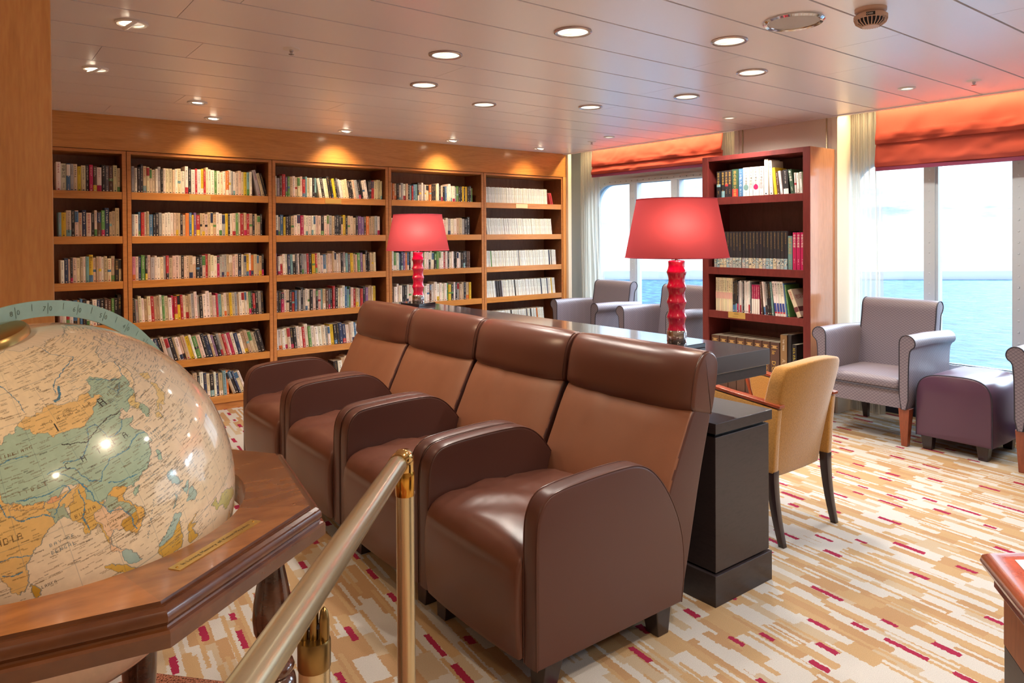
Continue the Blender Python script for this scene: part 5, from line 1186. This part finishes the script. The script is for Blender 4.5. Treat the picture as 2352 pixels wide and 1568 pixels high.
for (a, b_, h, c) in ((3.870, 3.829, .232, 'k'), (3.820, 3.786, .234, 'k'), (3.784, 3.751, .236, 'k'), (3.749, 3.717, .236, 'k')): free_book(0, a, b_, h, c, '世界大辞典', tink='gold', tsize=.022)
free_book(0, 3.712, 3.650, .240, 'd', '原色魚類大図鑑', tink='gold', tsize=.031); free_book(0, 3.645, 3.605, .240, 'b', 'ニッポンの', tink='light')
for i, (a, b_, cc) in enumerate(((3.603, 3.541, 'T'), (3.539, 3.508, 'e'), (3.506, 3.450, 'm'), (3.448, 3.405, 'e'))):
    mb = free_book(0, a, b_, .246, 'w', '世界大博物図鑑', tsize=.023, style='bare', tink='dark')
    r_ = (a-b_)*.40; mb.add([(r_*math.cos(q*PI/8), -.0010, .078+r_*math.sin(q*PI/8)) for q in range(16)], [tuple(range(16))], lin(COL[cc]))
    strokes(mb, 0, -.0006, .038, .010, 3, INKS['dark'], random.Random(i))
free_book(0, 3.400, 3.364, .30, 'w'); free_book(0, 3.347, 3.318, .285, 'w', lean=R_(-3)); free_book(0, 3.305, 3.280, .225, 'y', lean=R_(-6), style='blank'); free_book(0, 3.278, 3.256, .19, 'h', lean=R_(-6)); free_book(0, 3.251, 3.230, .195, 'w', lean=R_(-7)); free_book(0, 3.224, 3.180, .20, 'k', lean=R_(-3), style='obi')
free_book(0, 3.160, 3.129, .20, 'd', '魚の事典', lean=R_(-8)); free_book(0, 3.126, 3.107, .17, 'w', lean=R_(-3)); free_book(0, 3.106, 3.084, .168, 'w', lean=R_(-3)); free_book(0, 3.080, 3.058, .172, 'w', '動物事典'[:3], lean=R_(-3)); 
free_book(0, 3.052, 3.036, .20, 'g', '野鳥事典')
BK = [3.895, 3.868, 3.838, 3.800, 3.768, 3.738, 3.706, 3.676, 3.647, 3.617]; rn = random.Random(9)
def manga(y0, y1):
    mb = free_book(1, y0, y1, .312, 'k', None, tink='gold', style='blank'); w = y0-y1
    strokes(mb, 0, -.0008, .300, .0085, rn.choice((11, 14, 16, 18)), INKS['gold'], rn)
    z = .004
    for _ in range(26):
        a_, b2 = rn.uniform(-.42, .3)*w, rn.uniform(.02, .080); s_ = rn.uniform(.003, .011)
        mb.add([(a_, -.0012-.00002*_, b2), (min(.47*w, a_+s_), -.0012-.00002*_, b2), (min(.47*w, a_+s_), -.0012-.00002*_, b2+s_), (a_, -.0012-.00002*_, b2+s_)], [(0, 1, 2, 3)], lin(rn.choice(('c8c4b0', '5c6c78', '8cb0b4', 'd8c8a0', '30343c', 'e4dccc'))))
    mb.add([(-w*.48, -.0007, .002), (w*.48, -.0007, .002), (w*.48, -.0007, .088), (-w*.48, -.0007, .088)], [(0, 1, 2, 3)], lin(rn.choice(('a8b0a8', '98b4bc', 'd4c4a0', 'b0a8a4'))))
for a, b_ in zip(BK[:-1], BK[1:]): manga(a, b_+.001)
y = 3.612
for k in range(13): manga(y, y-.0305); y -= .0325
free_book(1, 3.188, 3.150, .272, 'T', '動物大百科', d=.15); 
for a in (3.146, 3.112, 3.078): free_book(1, a, a-.031, .300, 'm', '中国の美術', tink='light', tsize=.021)
y = 3.882
for k in range(9): 
    mb = free_book(2, y, y-.0185, .292, 'c', None, d=.20, style='blank'); strokes(mb, 0, -.0008, .270, .0135, 7, INKS['dark'], rn); mb.add([(-.008, -.0006, .11), (.008, -.0006, .11), (.008, -.0006, .165), (-.008, -.0006, .165)], [(0, 1, 2, 3)], lin('d8a498')); y -= .0192
y -= .003
for k, c in enumerate('kkkkewekwwwwa'): free_book(2, y, y-.0135, .262+.006*(k % 3), c, d=.20, style='obi' if k < 4 else None); y -= .0140
for k, c in enumerate('mmmm'): free_book(2, y-.003, y-.0205, .245, 'm', None, d=.19, code2='w', tink='light'); y -= .0190
y -= .016; free_book(2, y, y-.016, .05+.22, 'h', lean=R_(-3)); y -= .028
for c in 'wekkT': free_book(2, y, y-.017, .275, c, lean=R_(-5), d=.20); y -= .0185
y -= .010
for k in range(4): 
    mb = free_book(2, y, y-.0235, .282, 'w', '東アフリカ' if k in (1, 2) else '南部アフリカ', lean=R_(-7), d=.20, style='bare', tink='dark', tsize=.0175)
    mb.add([(-.009, -.0009, .035), (.009, -.0009, .035), (.009, -.0009, .105), (-.009, -.0009, .105)], [(0, 1, 2, 3)], lin('3a4890')); mb.add([(-.009, -.0011, .022), (.009, -.0011, .022), (.009, -.0011, .034), (-.009, -.0011, .034)], [(0, 1, 2, 3)], lin('c03040')); y -= .0245
free_book(2, y, y-.012, .27, 'b', lean=R_(-7), d=.20); free_book(2, y-.018, y-.031, .26, 'g', lean=R_(-8), d=.20)
mb = free_book(2, 3.106, 3.072, .232, 'c', None, d=.17, lean=R_(-22), style='blank'); text_col(mb, '地球の歩', 0, -.0008, .215, .017, INKS['red'])
mb.add([(.0182, y_, z_) for y_, z_ in ((.005, .012), (.165, .012), (.165, .225), (.005, .225))], [(0, 1, 2, 3)], lin('e4d0c0')); mb.add([(.0184, y_, z_) for y_, z_ in ((.005, .045), (.165, .045), (.165, .085), (.005, .085))], [(0, 1, 2, 3)], lin('6c3c40'))
t2 = MB(); text_line(t2, '地球の', (.0187, .020, .15), (0, 1, 0), (0, 0, 1), .045, INKS['red']); mb.add(t2.v, t2.f, INKS['red'])
mb.add([(-.0178, -.0007, .045), (.0178, -.0007, .045), (.0178, -.0007, .085), (-.0178, -.0007, .085)], [(0, 1, 2, 3)], lin('6c3c40'))
yy = [3.930, 3.845, 3.758, 3.672, 3.586, 3.500, 3.424, 3.350]
for k in range(8):
    y0 = yy[k] if k < 8 else 0; y1 = (yy[k+1] if k < 7 else 3.262)+.004; w = y0-y1
    mb = free_book(3, y0, y1, .455, 'h', None, d=.27, style='blank')
    for zz in (.405, .425): mb.add([(-w*.34, -.0010, zz), (w*.34, -.0010, zz), (w*.34, -.0010, zz+.004), (-w*.34, -.0010, zz+.004)], [(0, 1, 2, 3)], INKS['gold'])
    mb.add([(-w*.20, -.0012, .409), (w*.20, -.0012, .409), (w*.20, -.0012, .425), (-w*.20, -.0012, .425)], [(0, 1, 2, 3)], lin('b89468'))
    text_line(mb, 'le', (-w*.28, -.0012, .385), (0, 0, -1), (1, 0, 0), .050, INKS['gold']); text_line(mb, "D'OUVR", (-w*.28, -.0012, .30), (0, 0, -1), (1, 0, 0), .050, INKS['gold'])
mb = free_book(3, 3.256, 3.196, .525, 'h', None, d=.26, style='blank'); mb.add([(-.029, -.0006, .002), (.029, -.0006, .002), (.029, -.0006, .523), (-.029, -.0006, .523)], [(0, 1, 2, 3)], lin('8c6c48'))
text_line(mb, 'THE TIMES', (-.008, -.0014, .49), (0, 0, -1), (1, 0, 0), .020, INKS['light']); text_line(mb, 'ATLAS of', (-.014, -.0014, .33), (0, 0, -1), (1, 0, 0), .044, lin('c8b090'))
free_book(3, 3.190, 3.160, .530, 'k', None, d=.27, style='blank'); mb = free_book(3, 3.155, 3.115, .455, 'k', 'エドゥアール日本大地図', d=.25, tink='yel', tsize=.026, style='bare'); free_book(3, 3.108, 3.072, .28, 'k', d=.22, style='obi'); free_book(3, 3.070, 3.040, .27, 'k', d=.22)

# ---- choose the 300 that show largest as things of their own; the rest of the coloured books form one mass
def proj_area(M_, w, h):
    p = M_.translation-Vector((0, 0, CH)); dep_ = p.dot(CF); nrm = (M_.to_3x3() @ Vector((0, -1, 0))); f_ = max(0.1, -nrm.dot(p.normalized())); 
    px = 1176+F*p.dot(CR)/dep_; py = CY-F*p.dot(CU)/dep_
    vis = 20.0 if M_.translation.x > 5 else 1.0
    if M_.translation.x < 5: 
        ci = 0
        if py > 690 and px < 470 and (px-110)**2+(py-1130)**2 < 430**2+0: vis = 0.05      # behind the globe
        if 888 < px < 1030 and 492 < py < 640: vis = 0.2                            # behind the far lampshade
        if px > 565 and py > 850: vis = 0.1
    return w*h*f_*vis*(F/dep_)**2
BOOKS.sort(key=lambda b: -proj_area(b[1], b[2]['w'], b[2]['h']))
IND, REST = BOOKS[:300], BOOKS[300:]
CASEW = ['first wall bookcase', 'second wall bookcase', 'third wall bookcase', 'fourth wall bookcase', 'fifth wall bookcase', 'free-standing bookcase']
FSH = ['top', 'second', 'third', 'bottom']
ORD = ['first', 'second', 'third', 'fourth', 'fifth', 'sixth', 'seventh', 'eighth', 'ninth', 'tenth', 'eleventh', 'twelfth', 'thirteenth', 'fourteenth', 'fifteenth', 'sixteenth', 'seventeenth', 'eighteenth', 'nineteenth', 'twentieth']
def ordw(n):
    if n < 20: return ORD[n]
    T = {2: 'twenty', 3: 'thirty', 4: 'forty', 5: 'fifty'}; a, b_ = (n+1)//10, (n+1) % 10
    return (T[a]+'-'+ORD[b_-1]) if b_ else {2: 'twentieth', 3: 'thirtieth', 4: 'fortieth', 5: 'fiftieth'}[a]
rows = {}
for b_ in BOOKS: rows.setdefault(b_[2]['row'], []).append(b_)
for r_ in rows.values():
    r_.sort(key=lambda b: (b[1].translation.x if b[2]['case'] < 5 else -b[1].translation.y))
    for i, b_ in enumerate(r_): b_[2]['i'] = i; b_[2]['row_n'] = len(r_); b_[2]['nbl'] = r_[i-1][2]['code'] if i else None; b_[2]['nbr'] = r_[i+1][2]['code'] if i+1 < len(r_) else None
used = set()
for mb, M_, md in IND:
    free = md['case'] == 5; sw = (FSH if free else SHELFW)[md['shelf']]
    if not free and md['shelf'] == 3: sw = 'fourth'
    col_w = WORD[md['code']]; same = [b for b in rows[md['row']] if b[2]['code'] == md['code']]
    thick = 'thick ' if md['w'] > .032 else ('thin ' if md['w'] < .016 else '')
    lean_w = 'leaning ' if abs(md['lean']) > .2 else ''
    i = md['i']; frm = md['row_n']-1-i
    where = '%s shelf, %s' % (sw, CASEW[md['case']])
    if i == 0: lab = '%s%s%s book at the left end, %s' % (lean_w, thick, col_w, where)
    elif frm == 0: lab = '%s%s%s book at the right end, %s' % (lean_w, thick, col_w, where)
    elif len(same) == 1: lab = 'only %s%s%s book on the %s' % (lean_w, thick, col_w, where)
    else:
        k = [q[2]['i'] for q in same].index(i)
        lab = '%s%s%s book, %s %s one from left, %s' % (lean_w, thick, col_w, ordw(k), col_w.split()[-1] if False else col_w, where)
    lab = lab.strip()
    o = mb.build('book', 'book', smooth=25); o.matrix_world = M_
    tag(o, lab, 'book', 'books on %s' % where)
    md['o'] = o
mass = MB()
for mb, M_, md in REST:
    vs = [M_ @ Vector(v) for v in mb.v]; n = len(mass.v); mass.v += [tuple(v) for v in vs]; mass.f += [tuple(i+n for i in f) for f in mb.f]; mass.c += mb.c
mass.has_c = True
o = mass.build('shelved_books', 'book', smooth=25); tag(o, 'remaining packed books on the shelves of the wall bookcases', 'books', None, 'stuff')

# ---- thin white paperbacks in the right-hand bookcase
protos = {}
def white_vol(w, h, code, seed):
    key = (round(w, 4), round(h, 3), code, seed)
    if key not in protos:
        rnd = random.Random(seed+ord(code)); mb = book_mesh(w*.93, h, .11, code, rnd, style='blank')
        strokes(mb, 0, -.0006, h*.92, w*.5, 9, lin('6c6a6c'), rnd); strokes(mb, 0, -.0006, h*.40, w*.42, 5, lin('8a8888'), rnd)
        protos[key] = mb.build('white_paperback', 'book', smooth=25)
        return protos[key]
    o = protos[key].copy(); C.objects.link(o); return o
cnt = 0
for si, xa, xb, hh, lean, extra in ((0, 4.474, 5.36, .172, -3, {}), (1, 4.474, 5.43, .178, -6, {1: 'k'}), (2, 4.474, 5.49, .172, -4, {5: 'g', 30: 'a', 59: 'n', 61: 'k'}), (3, 4.474, 5.48, .178, -6, {9: 'a', 10: 'k', 11: 'a', 12: 'k', 13: 'a', 14: 'a', 26: 'k', 50: 'n', 56: 'n', 60: 'y'}), (4, 4.50, 5.42, .178, -6, {18: 'k', 30: 'a', 33: 'k', 38: 'o', 44: 'y', 47: 'y'})):
    nb = {0: 62, 1: 64, 2: 66, 3: 64, 4: 50}[si]; w = (xb-xa)/nb; rnd = random.Random(si+40)
    if si == 4: nb -= 6
    for k in range(nb):
        ch = extra.get(k, 'W'); h = hh*(1+0.012*(rnd.randrange(3)-1)); a = R_(lean)
        o = white_vol(w, round(h, 3), ch, rnd.randrange(4)); o.matrix_world = Matrix.Translation((xa+w*k, YF+.030+rnd.uniform(0, .006), SHZ[si]-.0022)) @ Matrix.Rotation(a, 4, 'Y') @ Matrix.Translation((w/2, 0, 0))
        grp = 'white paperbacks on the %s shelf beside the curtain' % SHELFW[si]
        if ch == 'W': tag(o, 'one of the identical thin white paperbacks, %s shelf, fifth wall bookcase' % SHELFW[si], 'book', grp)
        else:
            same = [q for q in sorted(extra) if extra[q] == ch]; lab = '%s thin volume' % WORD[ch] if len(same) == 1 else '%s volume, %s %s one from left,' % (WORD[ch], ordw(same.index(k)), WORD[ch])
            tag(o, '%s %s shelf, fifth wall bookcase' % (lab+('' if lab.endswith(',') else ' among white ones,'), SHELFW[si]), 'book', grp)
rnd = random.Random(4)
for k in range(2):
    mb = book_mesh(.020, .135, .11, 'r', rnd, style='blank'); o = mb.build('book', 'book', smooth=25); o.matrix_world = Matrix.Translation((5.405+.024*k, YF+.032, SHZ[0]-.0025)) @ Matrix.Rotation(R_(-14), 4, 'Y') @ Matrix.Translation((.01, 0, 0))
    tag(o, ('left' if k == 0 else 'right')+' of two short red books leaning beside the white paperbacks, top shelf', 'book', 'short red books beside the white paperbacks')
bpy.data.objects.remove(_to)
